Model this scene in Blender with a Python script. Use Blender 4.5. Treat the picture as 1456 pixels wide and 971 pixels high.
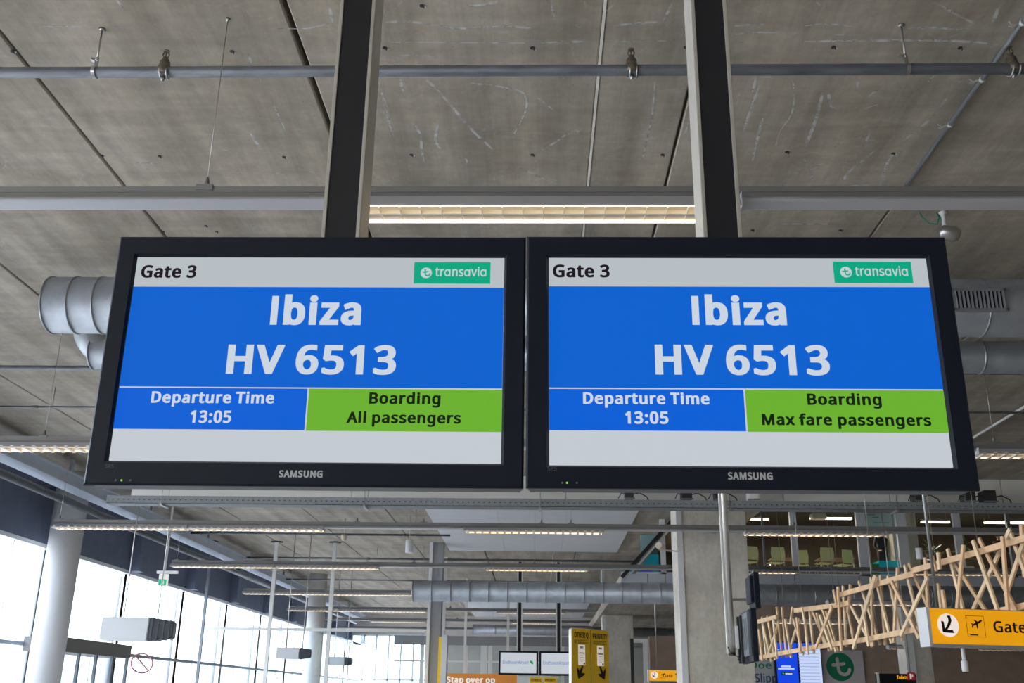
import bpy, math, random
from math import sin, cos, tan, radians as R_, pi
from mathutils import Vector, Matrix, Euler
import numpy as np

for o in list(bpy.data.objects): bpy.data.objects.remove(o)
SC = bpy.context.scene
COL = SC.collection
rnd = random.Random(7)

# ------------------------------------------------------------------ camera
F, CX, CY, EYE = 1440.0, 728.0, 485.5, 1.6
PITCH, YAW, ROLL = R_(19.464), R_(1.729), R_(0.80)
def _basis():
    r = Vector((1, 0, 0)); u = Vector((0, -sin(PITCH), cos(PITCH))); f = Vector((0, cos(PITCH), sin(PITCH)))
    Z = Matrix.Rotation(YAW, 3, 'Z'); r, u, f = Z @ r, Z @ u, Z @ f
    return cos(ROLL)*r + sin(ROLL)*u, -sin(ROLL)*r + cos(ROLL)*u, f
CR, CU, CF = _basis()
CAM = Vector((0, 0, EYE))
cam = bpy.data.objects.new('camera', bpy.data.cameras.new('camera')); COL.objects.link(cam)
m = Matrix((CR, CU, -CF)).transposed().to_4x4(); m.translation = CAM
cam.matrix_world = m
cam.data.sensor_width = 36; cam.data.lens = F/1456*36; cam.data.clip_end = 500
SC.camera = cam

# ------------------------------------------------------------------ light and exposure
SC.view_settings.view_transform = 'Standard'; SC.view_settings.look = 'None'
SC.view_settings.gamma = 1; SC.view_settings.use_curve_mapping = False
SC.view_settings.exposure = 0.0
SKY = 2.9
wd = bpy.data.worlds.new('sky'); SC.world = wd; wd.use_nodes = True
nt = wd.node_tree; nt.nodes.clear()
sky = nt.nodes.new('ShaderNodeTexSky'); sky.sky_type = 'NISHITA'; sky.sun_disc = False
sky.sun_elevation = R_(42); sky.sun_rotation = R_(150); sky.dust_density = 2.5; sky.air_density = 1.0
hsv = nt.nodes.new('ShaderNodeHueSaturation'); hsv.inputs['Saturation'].default_value = 0.5
bg = nt.nodes.new('ShaderNodeBackground'); bg.inputs[1].default_value = SKY
wo = nt.nodes.new('ShaderNodeOutputWorld')
nt.links.new(sky.outputs[0], hsv.inputs['Color']); nt.links.new(hsv.outputs[0], bg.inputs[0]); nt.links.new(bg.outputs[0], wo.inputs[0])
def portal(name, loc, rot, sx, sy):
    l = bpy.data.lights.new(name, 'AREA'); l.shape = 'RECTANGLE'; l.size = sx; l.size_y = sy
    l.cycles.is_portal = True
    o = bpy.data.objects.new(name, l); COL.objects.link(o); o.location = loc; o.rotation_euler = rot
portal('window_portal', (-11.95, 25, 2.5), (0, -pi/2, 0), 5, 74)       # guides sky light through the glazed sides

# ------------------------------------------------------------------ helpers
def lin(c): return tuple((x/255/12.92 if x/255 <= .04045 else ((x/255+.055)/1.055)**2.4) for x in c)
def W(px, py, X=None, Y=None, Z=None):
    d = CR*((px-CX)/F) - CU*((py-CY)/F) + CF
    if Y is not None: t = Y/d.y
    elif X is not None: t = X/d.x
    else: t = (Z-EYE)/d.z
    return CAM + d*t

def mat(name, col, rough=.5, metal=0, spec=.5, bump=0, scale=20, var=0, emit=None, es=1, alpha=None, vscale=3, stretch=(1, 1, 1)):
    m = bpy.data.materials.new(name); m.use_nodes = True
    nt = m.node_tree; b = nt.nodes['Principled BSDF']
    b.inputs['Base Color'].default_value = (*col, 1); b.inputs['Roughness'].default_value = rough
    b.inputs['Metallic'].default_value = metal; b.inputs['Specular IOR Level'].default_value = spec
    tc = nt.nodes.new('ShaderNodeTexCoord'); mp = nt.nodes.new('ShaderNodeMapping'); mp.inputs['Scale'].default_value = stretch
    nt.links.new(tc.outputs['Object'], mp.inputs[0])
    if var:
        n = nt.nodes.new('ShaderNodeTexNoise'); n.inputs['Scale'].default_value = vscale; n.inputs['Detail'].default_value = 6
        r = nt.nodes.new('ShaderNodeMapRange'); r.inputs[1].default_value = .3; r.inputs[2].default_value = .7
        r.inputs[3].default_value = 1-var; r.inputs[4].default_value = 1+var
        x = nt.nodes.new('ShaderNodeVectorMath'); x.operation = 'SCALE'; x.inputs[0].default_value = col
        nt.links.new(mp.outputs[0], n.inputs['Vector']); nt.links.new(n.outputs[0], r.inputs[0])
        nt.links.new(r.outputs[0], x.inputs['Scale']); nt.links.new(x.outputs[0], b.inputs['Base Color'])
    if bump:
        n = nt.nodes.new('ShaderNodeTexNoise'); n.inputs['Scale'].default_value = scale
        bp = nt.nodes.new('ShaderNodeBump'); bp.inputs['Strength'].default_value = bump; bp.inputs['Distance'].default_value = .01
        nt.links.new(mp.outputs[0], n.inputs['Vector']); nt.links.new(n.outputs[0], bp.inputs['Height']); nt.links.new(bp.outputs[0], b.inputs['Normal'])
    if emit is not None:
        b.inputs['Emission Color'].default_value = (*emit, 1); b.inputs['Emission Strength'].default_value = es
    return m

def glass(name, tint=(.93, .96, .97), refl=1.0):
    m = bpy.data.materials.new(name); m.use_nodes = True; nt = m.node_tree; nt.nodes.clear()
    t = nt.nodes.new('ShaderNodeBsdfTransparent'); t.inputs[0].default_value = (*tint, 1)
    g = nt.nodes.new('ShaderNodeBsdfGlossy'); g.inputs['Roughness'].default_value = .02
    lw = nt.nodes.new('ShaderNodeFresnel'); lw.inputs[0].default_value = 1.45
    mu = nt.nodes.new('ShaderNodeMath'); mu.operation = 'MULTIPLY'; mu.inputs[1].default_value = refl
    mx = nt.nodes.new('ShaderNodeMixShader'); o = nt.nodes.new('ShaderNodeOutputMaterial')
    nt.links.new(lw.outputs[0], mu.inputs[0]); nt.links.new(mu.outputs[0], mx.inputs[0])
    nt.links.new(t.outputs[0], mx.inputs[1]); nt.links.new(g.outputs[0], mx.inputs[2]); nt.links.new(mx.outputs[0], o.inputs[0])
    return m

def emis(name, rgb, s=1.0):
    """a lit display surface: emission with a faint glossy cover"""
    m = mat(name, (.01, .01, .01), rough=.4, spec=.06, emit=lin(rgb), es=s); return m

def concrete(name, base, tint2, chalk=0.6, streak=1.0):
    m = bpy.data.materials.new(name); m.use_nodes = True; nt = m.node_tree; N = nt.nodes.new; L = nt.links.new
    b = nt.nodes['Principled BSDF']; b.inputs['Roughness'].default_value = .82; b.inputs['Specular IOR Level'].default_value = .25
    tc = N('ShaderNodeTexCoord')
    def noise(sc, scale, det=6, dist=0, rough=.55):
        mp = N('ShaderNodeMapping'); mp.inputs['Scale'].default_value = sc; L(tc.outputs['Object'], mp.inputs[0])
        n = N('ShaderNodeTexNoise'); n.inputs['Scale'].default_value = scale; n.inputs['Detail'].default_value = det
        n.inputs['Distortion'].default_value = dist; n.inputs['Roughness'].default_value = rough; L(mp.outputs[0], n.inputs['Vector']); return n.outputs[0]
    def rng(x, a, b_, c, d):
        r = N('ShaderNodeMapRange'); L(x, r.inputs[0])
        for i, v in enumerate((a, b_, c, d)): r.inputs[i+1].default_value = v
        return r.outputs[0]
    def mixc(f, a, b_, blend='MIX'):
        x = N('ShaderNodeMix'); x.data_type = 'RGBA'; x.blend_type = blend
        for s, v in ((0, f), (6, a), (7, b_)):
            if isinstance(v, (int, float)): x.inputs[s].default_value = v
            elif isinstance(v, tuple): x.inputs[s].default_value = (*v, 1)
            else: L(v, x.inputs[s])
        return x.outputs[2]
    def math_(op, a, b_=0):
        x = N('ShaderNodeMath'); x.operation = op
        for i, v in enumerate((a, b_)):
            if isinstance(v, (int, float)): x.inputs[i].default_value = v
            else: L(v, x.inputs[i])
        return x.outputs[0]
    c = mixc(rng(noise((1, 1, 1), .9, 5), .35, .65, 0, 1), base, tint2)
    s1 = rng(noise((1.6, .22, 1), 1.7, 7), .3, .7, 1-.20*streak, 1+.20*streak)      # long grain of the formwork
    s2 = rng(noise((1, 1, 1), 9, 8, rough=.7), .3, .7, .90, 1.10)
    s3 = rng(noise((12, .5, 1), 3, 4), .35, .65, .965, 1.035)
    s4 = rng(noise((.5, 3.2, 1), 1.3, 4, .4), .35, .65, 1-.07*streak, 1+.07*streak)
    k = math_('MULTIPLY', math_('MULTIPLY', s1, s2), math_('MULTIPLY', s3, s4))
    v = N('ShaderNodeVectorMath'); v.operation = 'SCALE'; L(c, v.inputs[0]); L(k, v.inputs['Scale']); c = v.outputs[0]
    pits = rng(noise((1, 1, 1), 42, 3, rough=.6), .27, .33, .45, 0)
    c = mixc(pits, c, tuple(x*.35 for x in base))
    if chalk:
        for sc, scale, w, msc, seed in (((1, 1, 1), .85, .0045, 1.1, 0), ((1.8, .7, 1), .95, .0040, 1.7, 1), ((.35, 1.9, 1), 1.2, .0055, 1.4, 2)):
            mp = N('ShaderNodeMapping'); mp.inputs['Scale'].default_value = sc; mp.inputs['Location'].default_value = (seed*7.3, seed*3.1, seed)
            L(tc.outputs['Object'], mp.inputs[0])
            n = N('ShaderNodeTexNoise'); n.inputs['Scale'].default_value = scale; n.inputs['Detail'].default_value = 1.5; L(mp.outputs[0], n.inputs['Vector'])
            d = math_('ABSOLUTE', math_('SUBTRACT', n.outputs[0], .5))
            line = rng(d, 0, w, 1, 0)
            mask = rng(noise((1, 1, 1.3+seed), msc, 2), .47, .56, 0, 1)
            brk = rng(noise((1, 1, 1), 26, 3), .42, .58, 0, 1)
            f = math_('MULTIPLY', math_('MULTIPLY', math_('MULTIPLY', line, mask), brk), chalk)
            c = mixc(f, c, (.80, .80, .80))
    L(c, b.inputs['Base Color'])
    bp = N('ShaderNodeBump'); bp.inputs['Strength'].default_value = .25; bp.inputs['Distance'].default_value = .01
    L(noise((1, 1, 1), 14, 8, rough=.7), bp.inputs['Height']); L(bp.outputs[0], b.inputs['Normal'])
    return m

class MB:
    def __init__(s): s.v = []; s.f = []; s.sm = []
    def add(s, vs, fs, smooth=False):
        n = len(s.v); s.v += [tuple(v) for v in vs]; s.f += [tuple(i+n for i in f) for f in fs]; s.sm += [smooth]*len(fs); return s
    def box(s, c, d, rot=None):
        hx, hy, hz = d[0]/2, d[1]/2, d[2]/2
        vs = [Vector((x*hx, y*hy, z*hz)) for x in (-1, 1) for y in (-1, 1) for z in (-1, 1)]
        if rot is not None:
            M = rot if isinstance(rot, Matrix) else Euler(rot).to_matrix()
            vs = [M @ v for v in vs]
        c = Vector(c); vs = [v+c for v in vs]
        return s.add(vs, [(0, 1, 3, 2), (4, 6, 7, 5), (0, 4, 5, 1), (2, 3, 7, 6), (0, 2, 6, 4), (1, 5, 7, 3)])
    def bb(s, a, b):
        return s.box([(a[i]+b[i])/2 for i in range(3)], [abs(b[i]-a[i]) for i in range(3)])
    def bar(s, p, q, w, h, up=(0, 0, 1)):
        p, q = Vector(p), Vector(q); d = (q-p); L = d.length; d.normalize()
        up = Vector(up); sx = d.cross(up)
        if sx.length < 1e-4: sx = d.cross(Vector((1, 0, 0)))
        sx.normalize(); uz = sx.cross(d)
        return s.box((p+q)/2, (w, L, h), Matrix((sx, d, uz)).transposed())
    def tube(s, p, q, r, n=12, r2=None, caps=True):
        return s.lathe(p, q, [(0, r), (1, r if r2 is None else r2)], n, caps)
    def lathe(s, p, q, prof, n=16, caps=True, smooth=True):
        p, q = Vector(p), Vector(q); d = q-p; a = d.normalized()
        x = a.orthogonal().normalized(); y = a.cross(x)
        vs = [p + d*t + (x*cos(2*pi*i/n) + y*sin(2*pi*i/n))*r for t, r in prof for i in range(n)]
        fs = [(k*n+i, k*n+(i+1) % n, (k+1)*n+(i+1) % n, (k+1)*n+i) for k in range(len(prof)-1) for i in range(n)]
        s.add(vs, fs, smooth)
        if caps:
            b = len(s.v)-len(vs)
            s.f.append(tuple(b+i for i in range(n))[::-1]); s.sm.append(False)
            s.f.append(tuple(b+(len(prof)-1)*n+i for i in range(n))); s.sm.append(False)
        return s
    def path(s, pts, r, n=8):
        pts = [Vector(p) for p in pts]; rings = []; x = None
        for i, p in enumerate(pts):
            a = (pts[min(i+1, len(pts)-1)]-pts[max(i-1, 0)]).normalized()
            if x is None: x = a.orthogonal().normalized()
            else:
                x = (x-a*x.dot(a)); x = x.normalized() if x.length > 1e-6 else a.orthogonal().normalized()
            y = a.cross(x); rings.append([p+(x*cos(2*pi*k/n)+y*sin(2*pi*k/n))*r for k in range(n)])
        vs = [v for g in rings for v in g]
        return s.add(vs, [(k*n+i, k*n+(i+1) % n, (k+1)*n+(i+1) % n, (k+1)*n+i) for k in range(len(pts)-1) for i in range(n)]
                     + [tuple(range(n))[::-1], tuple((len(pts)-1)*n+i for i in range(n))], True)
    def prism(s, prof, M, depth):
        """2D outline (x,z) extruded along local y by depth; M places it"""
        n = len(prof)
        vs = [M @ Vector((x, 0, z)) for x, z in prof] + [M @ Vector((x, depth, z)) for x, z in prof]
        return s.add(vs, [tuple(range(n)), tuple(range(n, 2*n))[::-1]] + [(i, i+n, (i+1) % n+n, (i+1) % n) for i in range(n)])
    def mesh(s, name, m, bevel=0):
        me = bpy.data.meshes.new(name); me.from_pydata(s.v, [], s.f)
        me.polygons.foreach_set('use_smooth', s.sm)
        for x in (m if isinstance(m, (list, tuple)) else [m]): me.materials.append(x)
        import bmesh
        bm = bmesh.new(); bm.from_mesh(me); bmesh.ops.recalc_face_normals(bm, faces=bm.faces)
        if bevel:
            bmesh.ops.bevel(bm, geom=[e for e in bm.edges if len(e.link_faces) == 2 and e.calc_face_angle(0) > .6], offset=bevel, segments=2, affect='EDGES', clamp_overlap=True)
        bm.to_mesh(me); bm.free()
        return me
    def build(s, name, m, parent=None, bevel=0, **k):
        return link(s.mesh(name, m, bevel), name, parent, **k)

def link(me, name, parent=None, label=None, cat=None, group=None, kind=None):
    o = bpy.data.objects.new(name, me); COL.objects.link(o)
    if parent is not None:
        o.parent = parent
        pm = PM.get(parent.name, Matrix())
        o.matrix_parent_inverse = pm.inverted()
    tag(o, label, cat, group, kind)
    return o
PM = {}
def tag(o, label=None, cat=None, group=None, kind=None):
    if label: o['label'] = label
    if cat: o['category'] = cat
    if group: o['group'] = group
    if kind: o['kind'] = kind
def thing(name, label, cat, loc, group=None):
    """Empty at the base; parts are built in world coordinates and keep them"""
    o = bpy.data.objects.new(name, None); COL.objects.link(o); o.location = loc; o.empty_display_size = .1
    PM[o.name] = Matrix.Translation(Vector(loc)); tag(o, label, cat, group); return o

# letter outlines (units: cap height 240), grown to the wanted weight when set
GLYPH = {'-': (108, [[13,77,13,103,94,103,94,77]]),
 '0': (192, [[95,-3,70,0,50,11,35,29,24,54,18,84,16,120,17,145,19,167,24,187,30,204,39,218,49,229,62,237,77,242,95,243,120,240,140,229,155,211,166,187,173,156,175,120,174,96,171,74,167,54,161,37,152,23,141,11,129,3,113,-2],[95,22,111,25,124,33,134,46,140,65,144,90,145,120,144,150,140,175,134,194,124,207,111,216,95,218,79,216,66,207,57,194,50,175,47,150,45,120,47,90,50,65,57,46,66,33,79,25]]),
 '1': (192, [[90,0,90,168,90,191,91,209,81,200,70,190,45,170,29,189,94,240,119,240,119,0]]),
 '3': (192, [[80,-3,68,-3,56,-2,45,-1,35,2,25,5,15,10,15,37,25,33,36,29,47,26,59,23,70,22,81,21,100,23,116,27,127,34,135,44,140,55,141,69,139,82,134,93,124,101,110,107,94,110,74,111,51,111,51,136,75,136,93,138,108,142,119,149,128,158,133,169,135,182,133,192,130,201,123,209,114,214,104,217,91,218,79,218,68,216,58,213,31,198,16,218,25,225,36,231,48,236,61,240,75,242,91,243,114,241,132,236,147,226,157,214,163,200,165,184,163,169,159,156,152,145,142,137,129,130,115,126,115,125,133,121,147,115,158,107,166,96,171,83,172,68,171,55,168,42,163,31,155,21,145,13,133,6,118,1,100,-2]]),
 '4': (192, [[121,0,121,54,6,54,6,80,119,241,150,241,150,81,185,81,185,54,150,54,150,0],[35,81,121,81,121,156,122,186,123,210,122,210,115,196,107,183]]),
 '5': (192, [[83,-3,71,-3,59,-2,48,0,38,3,29,6,21,10,21,38,29,33,39,29,50,26,61,24,72,22,83,22,100,23,114,27,126,34,135,44,140,57,142,74,141,88,136,100,128,110,116,117,101,121,82,122,61,121,41,117,26,127,35,240,156,240,156,213,61,213,55,143,70,146,92,147,115,145,134,139,151,129,163,115,170,97,172,77,170,53,162,34,149,18,131,6,109,-1]]),
 '6': (192, [[99,-3,85,-2,71,2,58,8,47,17,37,29,29,43,23,60,19,80,18,102,18,120,20,137,22,153,26,169,32,185,39,199,48,211,59,222,72,231,88,238,106,242,128,243,143,242,157,240,157,215,144,218,128,219,114,218,101,216,90,211,80,205,72,198,65,190,60,181,56,170,52,159,50,147,48,135,47,122,49,122,55,129,62,136,71,142,81,146,93,149,106,150,126,148,142,142,157,131,167,117,174,99,176,77,173,54,167,34,155,18,140,6,121,-1],[99,21,112,23,124,28,133,35,141,46,145,60,146,77,145,91,141,103,135,113,126,121,114,125,100,127,90,126,81,124,73,120,65,116,59,110,54,104,51,97,48,90,48,83,48,73,50,64,53,54,58,45,64,37,71,31,79,26,88,23]]),
 '8': (192, [[96,-3,72,-1,53,4,37,14,25,26,18,42,16,61,17,72,19,81,23,90,28,97,34,104,41,110,49,116,57,121,66,125,54,132,45,141,36,150,29,160,25,172,24,186,25,198,28,208,33,217,40,225,49,231,58,236,70,240,82,242,95,243,115,241,132,237,147,228,158,217,165,203,167,186,166,176,164,168,161,161,156,154,151,147,144,142,121,127,148,111,156,105,162,98,167,90,171,82,174,73,175,62,172,43,165,27,153,14,138,4,118,-1],[96,138,107,144,117,150,126,156,132,164,136,173,138,185,136,195,133,204,126,210,117,215,107,218,95,219,83,218,73,215,64,210,58,204,54,195,52,185,53,177,55,170,58,164,63,159,68,154,74,150],[95,20,110,21,123,25,133,32,140,40,144,50,146,62,144,73,140,82,132,91,122,98,110,105,95,111,90,113,76,107,65,99,56,92,50,83,46,72,45,61,46,50,50,40,57,32,67,25,80,21]]),
 ':': (90, [[44,139,39,140,34,141,30,144,26,149,24,155,24,162,24,170,26,175,30,180,34,182,39,184,44,185,50,184,55,182,59,180,62,175,65,170,65,162,65,155,62,149,59,144,55,141,50,140],[44,-5,39,-4,34,-2,30,1,26,5,24,11,24,18,24,26,26,31,30,36,34,38,39,40,44,41,50,40,55,38,59,36,62,31,65,26,65,18,65,11,62,5,59,1,55,-2,50,-4]]),
 'A': (214, [[-1,0,93,241,120,241,214,0,182,0,154,74,58,74,30,0],[69,101,144,101,118,174,114,183,110,198,106,210,101,189,96,174]]),
 'B': (218, [[32,0,32,240,100,240,128,238,151,234,168,226,181,215,189,200,191,180,190,167,186,155,180,145,171,137,159,131,146,127,146,126,156,124,165,121,173,117,181,112,187,106,192,99,196,90,199,80,200,68,197,48,190,31,177,18,161,8,140,2,116,0],[62,138,107,138,125,139,139,142,149,148,155,155,159,165,160,177,159,189,154,198,146,205,135,210,120,213,102,214,62,214],[62,26,111,26,130,27,144,31,155,38,162,47,166,58,167,71,166,82,162,92,154,101,143,107,128,111,108,112,62,112]]),
 'D': (245, [[32,0,32,240,106,240,129,238,150,234,169,226,185,216,199,203,210,187,218,168,222,147,224,122,220,85,209,55,191,31,166,14,135,3,99,0],[62,26,95,26,137,32,168,50,186,79,192,121,190,150,182,174,168,192,151,204,128,211,101,214,62,214]]),
 'E': (187, [[32,0,32,240,166,240,166,213,62,213,62,138,160,138,160,112,62,112,62,27,166,27,166,0]]),
 'G': (244, [[135,-3,111,-2,90,3,72,12,56,23,43,37,33,54,26,74,21,96,20,120,22,144,26,166,35,185,46,202,60,216,77,228,97,236,119,241,144,243,157,243,170,241,182,239,194,237,205,233,216,229,204,203,176,213,165,215,154,216,142,217,116,214,94,205,75,191,62,171,54,148,51,120,52,102,56,85,61,69,68,56,78,44,90,35,104,28,122,24,142,23,169,25,189,29,189,100,136,100,136,127,219,127,219,9,206,5,193,2,180,0,166,-2,151,-3]]),
 'H': (249, [[32,0,32,240,62,240,62,138,185,138,185,240,215,240,215,0,185,0,185,112,62,112,62,0]]),
 'I': (96, [[36,0,36,240,60,240,60,0]]),
 'L': (176, [[32,0,32,240,62,240,62,27,167,27,167,0]]),
 'M': (304, [[32,0,32,240,77,240,151,43,152,43,227,240,271,240,271,0,242,0,242,147,242,182,244,210,243,210,163,0,138,0,59,210,57,210,59,182,60,145,60,0]]),
 'N': (255, [[32,0,32,240,67,240,195,41,196,41,195,57,194,81,194,104,194,240,222,240,222,0,187,0,58,199,57,199,59,170,60,134,60,0]]),
 'O': (262, [[131,-3,107,-2,87,4,69,12,54,24,41,38,32,55,25,75,21,97,20,121,21,144,25,166,32,185,41,202,54,216,69,228,87,237,107,242,131,243,154,242,174,237,191,228,206,217,219,202,229,185,236,166,240,144,241,120,240,96,236,75,229,55,219,38,206,24,191,12,174,4,154,-2],[131,23,156,26,175,34,190,49,201,68,207,92,209,120,207,148,201,172,190,191,176,206,156,214,131,217,106,214,86,206,71,191,60,172,54,148,52,120,54,92,60,68,71,49,86,34,106,26]]),
 'P': (203, [[32,0,32,240,95,240,124,238,147,232,164,221,176,207,183,190,185,169,184,156,181,144,177,132,169,121,159,112,147,104,131,98,112,95,90,93,62,93,62,0],[62,119,86,119,107,120,124,124,137,130,147,139,152,152,154,168,153,182,148,194,139,202,128,209,112,213,93,214,62,214]]),
 'Q': (262, [[185,-57,139,-3,134,-3,131,-3,107,-2,87,4,69,12,54,24,41,38,32,55,25,75,21,97,20,121,21,144,25,166,32,185,41,202,54,216,69,228,87,237,107,242,131,243,154,242,174,237,191,228,206,217,219,202,229,185,236,166,240,144,241,120,239,92,233,67,224,45,210,27,193,13,171,3,229,-57],[131,23,156,26,175,34,190,49,201,68,207,92,209,120,207,148,201,172,190,191,176,206,156,214,131,217,106,214,86,206,71,191,60,172,54,148,52,120,54,92,60,68,71,49,86,34,106,26]]),
 'R': (209, [[32,0,32,240,98,240,125,238,147,232,164,223,176,210,183,193,185,172,185,160,182,149,178,140,173,132,167,125,160,119,153,115,145,111,137,107,203,0,168,0,110,99,62,99,62,0],[62,125,98,125,116,126,130,130,141,136,148,145,153,156,154,170,153,184,148,196,140,204,129,209,114,212,96,214,62,214]]),
 'S': (184, [[82,-3,69,-3,57,-2,45,0,34,2,25,5,17,8,17,37,47,27,59,25,71,23,84,23,100,24,114,27,124,33,132,41,136,50,138,61,137,69,136,75,133,81,129,87,123,91,115,96,81,111,63,119,47,128,35,138,26,150,21,165,20,182,21,194,24,205,29,215,37,223,46,230,56,236,68,240,82,242,96,243,109,243,121,241,132,239,143,237,153,233,162,230,153,204,126,213,116,215,106,216,95,217,82,216,70,212,62,207,55,200,51,191,50,182,51,174,52,167,55,162,59,156,65,152,72,147,102,133,116,128,128,122,138,117,147,110,155,103,160,95,165,86,167,76,168,64,165,44,158,28,145,14,128,5,107,-1]]),
 'T': (187, [[78,0,78,213,3,213,3,240,182,240,182,213,108,213,108,0]]),
 'U': (245, [[121,-3,94,-1,71,7,53,21,40,39,32,60,30,85,30,240,60,240,60,84,62,66,67,51,75,39,88,30,103,25,123,23,142,25,158,31,170,40,178,53,183,68,184,85,184,240,214,240,214,85,213,69,210,54,204,40,196,27,186,17,174,8,158,2,141,-2]]),
 'V': (201, [[85,0,-1,240,31,240,85,86,94,58,100,34,106,58,115,87,169,240,201,240,115,0]]),
 'Y': (190, [[79,0,79,92,-1,240,32,240,94,122,157,240,189,240,110,93,110,0]]),
 'a': (188, [[72,-3,56,-2,43,2,31,10,22,20,17,33,15,50,17,67,24,80,36,92,53,100,74,105,101,107,132,108,132,119,131,133,127,143,122,150,115,155,105,158,94,159,85,159,76,157,68,155,44,145,35,168,43,172,52,175,63,178,73,181,85,183,96,183,116,181,132,177,145,169,154,157,159,142,161,123,161,0,139,0,133,26,132,26,124,17,116,9,107,4,98,0,86,-3],[78,20,93,22,105,26,116,33,125,43,130,56,131,72,131,88,105,87,85,85,69,82,58,76,51,69,47,60,45,50,46,41,50,33,55,28,61,24,69,21]]),
 'b': (206, [[113,-3,100,-2,88,0,79,4,70,10,63,16,57,23,55,23,49,0,28,0,28,255,57,255,57,193,57,172,56,156,57,156,63,163,70,170,79,175,88,180,100,182,113,183,134,180,152,173,167,160,178,142,185,118,187,90,185,62,178,38,167,20,152,7,134,-1],[109,21,124,23,136,29,145,39,152,53,156,70,157,90,154,120,145,141,129,154,108,158,91,157,78,151,69,142,62,129,59,112,57,91,57,90,59,69,62,52,68,39,78,29,91,23]]),
 'c': (161, [[100,-3,85,-2,71,1,58,6,46,14,36,24,28,37,23,52,19,69,18,89,19,110,23,128,29,143,37,156,47,166,59,174,72,179,87,182,102,183,129,180,150,174,140,149,122,155,101,157,78,153,62,140,52,119,48,89,50,69,54,53,61,39,71,30,84,24,100,22,109,22,118,24,126,25,146,33,146,6,126,-1]]),
 'd': (206, [[92,-3,71,-1,53,7,38,20,27,38,20,61,18,90,20,118,27,141,38,160,53,173,71,181,92,183,105,182,116,180,126,176,134,170,142,164,148,157,150,157,149,170,148,183,148,255,177,255,177,0,154,0,149,24,148,24,142,17,135,10,126,5,117,0,105,-2],[96,21,114,23,127,28,137,37,143,49,147,65,148,84,148,89,147,110,143,127,137,141,128,151,114,157,96,159,82,157,70,150,60,140,54,126,50,109,48,89,50,69,54,52,60,39,70,29,82,23]]),
 'e': (189, [[105,-3,88,-2,73,1,59,7,47,15,37,25,29,38,23,53,19,70,18,89,19,107,22,124,28,139,35,152,45,163,56,172,68,178,82,182,97,183,112,182,125,179,137,173,147,166,156,156,163,145,168,132,171,118,172,102,172,84,48,84,50,66,56,50,64,38,75,29,89,24,106,22,117,22,127,23,136,25,164,34,164,8,136,-1,127,-2,116,-3],[49,108,141,108,140,122,136,134,130,145,122,153,111,158,97,159,84,158,73,153,64,146,57,135,52,123]]),
 'f': (115, [[36,0,36,157,4,157,4,171,36,181,36,191,38,213,43,229,51,242,63,250,77,255,94,257,114,255,129,251,122,228,109,231,95,233,86,232,78,228,73,223,69,215,66,205,66,192,66,180,111,180,111,157,66,157,66,0]]),
 'g': (206, [[97,-81,72,-79,50,-76,32,-69,32,-42,51,-50,73,-55,98,-56,113,-55,125,-50,135,-42,142,-32,147,-20,148,-5,148,2,148,13,149,24,148,24,134,9,115,0,92,-3,70,-1,52,8,38,21,27,40,20,62,18,90,20,116,27,139,38,158,52,172,70,181,92,183,103,183,114,180,124,177,133,171,141,165,148,156,150,156,154,180,177,180,177,-3,175,-27,169,-46,158,-61,142,-72,122,-78],[96,21,113,22,126,27,136,35,143,47,147,63,148,83,148,90,147,112,143,130,136,143,126,151,112,157,96,158,82,156,70,151,61,141,54,127,50,110,48,89,50,69,54,52,61,38,70,29,82,23]]),
 'h': (207, [[28,0,28,255,57,255,57,180,56,155,58,155,64,164,72,171,82,176,92,180,103,182,114,183,134,181,150,176,163,167,172,155,178,138,180,117,180,0,151,0,151,115,148,134,140,148,128,156,110,158,92,157,78,151,69,142,62,129,59,112,57,93,57,0]]),
 'i': (86, [[43,210,38,210,34,212,31,215,28,218,26,223,26,229,26,235,28,239,31,243,34,245,38,247,43,247,47,247,51,245,55,243,58,239,60,235,60,229,60,223,58,218,55,215,51,212,47,210],[28,0,28,180,57,180,57,0]]),
 'k': (179, [[28,0,28,255,57,255,57,122,57,108,56,93,57,93,63,100,71,111,79,119,136,180,171,180,98,103,176,0,140,0,78,84,57,66,57,0]]),
 'l': (86, [[28,0,28,255,57,255,57,0]]),
 'm': (314, [[28,0,28,180,52,180,56,155,58,155,64,164,72,171,80,176,90,180,100,183,111,183,136,180,154,170,166,153,168,153,174,163,183,170,192,176,203,180,214,183,225,183,244,182,259,176,271,168,279,155,284,138,286,117,286,0,257,0,257,116,255,135,248,148,236,156,220,158,205,157,192,152,183,143,177,132,173,117,172,99,172,0,142,0,142,116,140,135,133,148,122,156,106,158,89,157,77,151,68,142,62,129,59,113,57,93,57,0]]),
 'n': (207, [[28,0,28,180,52,180,56,155,58,155,64,164,72,171,82,176,92,180,103,183,115,183,134,182,151,176,163,168,172,155,178,138,180,117,180,0,151,0,151,115,148,134,140,148,128,156,110,158,92,157,79,151,69,142,63,129,59,113,57,93,57,0]]),
 'o': (203, [[100,-3,85,-2,71,1,58,8,46,16,37,27,29,39,23,54,19,71,18,90,20,118,28,141,40,159,57,173,78,181,101,183,117,182,132,178,145,172,156,164,166,154,174,141,180,126,183,109,184,90,182,63,174,40,162,21,145,8,124,-1],[101,21,118,23,131,29,141,40,148,54,152,71,154,90,152,110,148,127,141,140,131,150,118,156,101,158,84,156,71,150,61,140,54,127,50,110,48,90,50,71,54,54,61,40,71,29,84,23]]),
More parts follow.
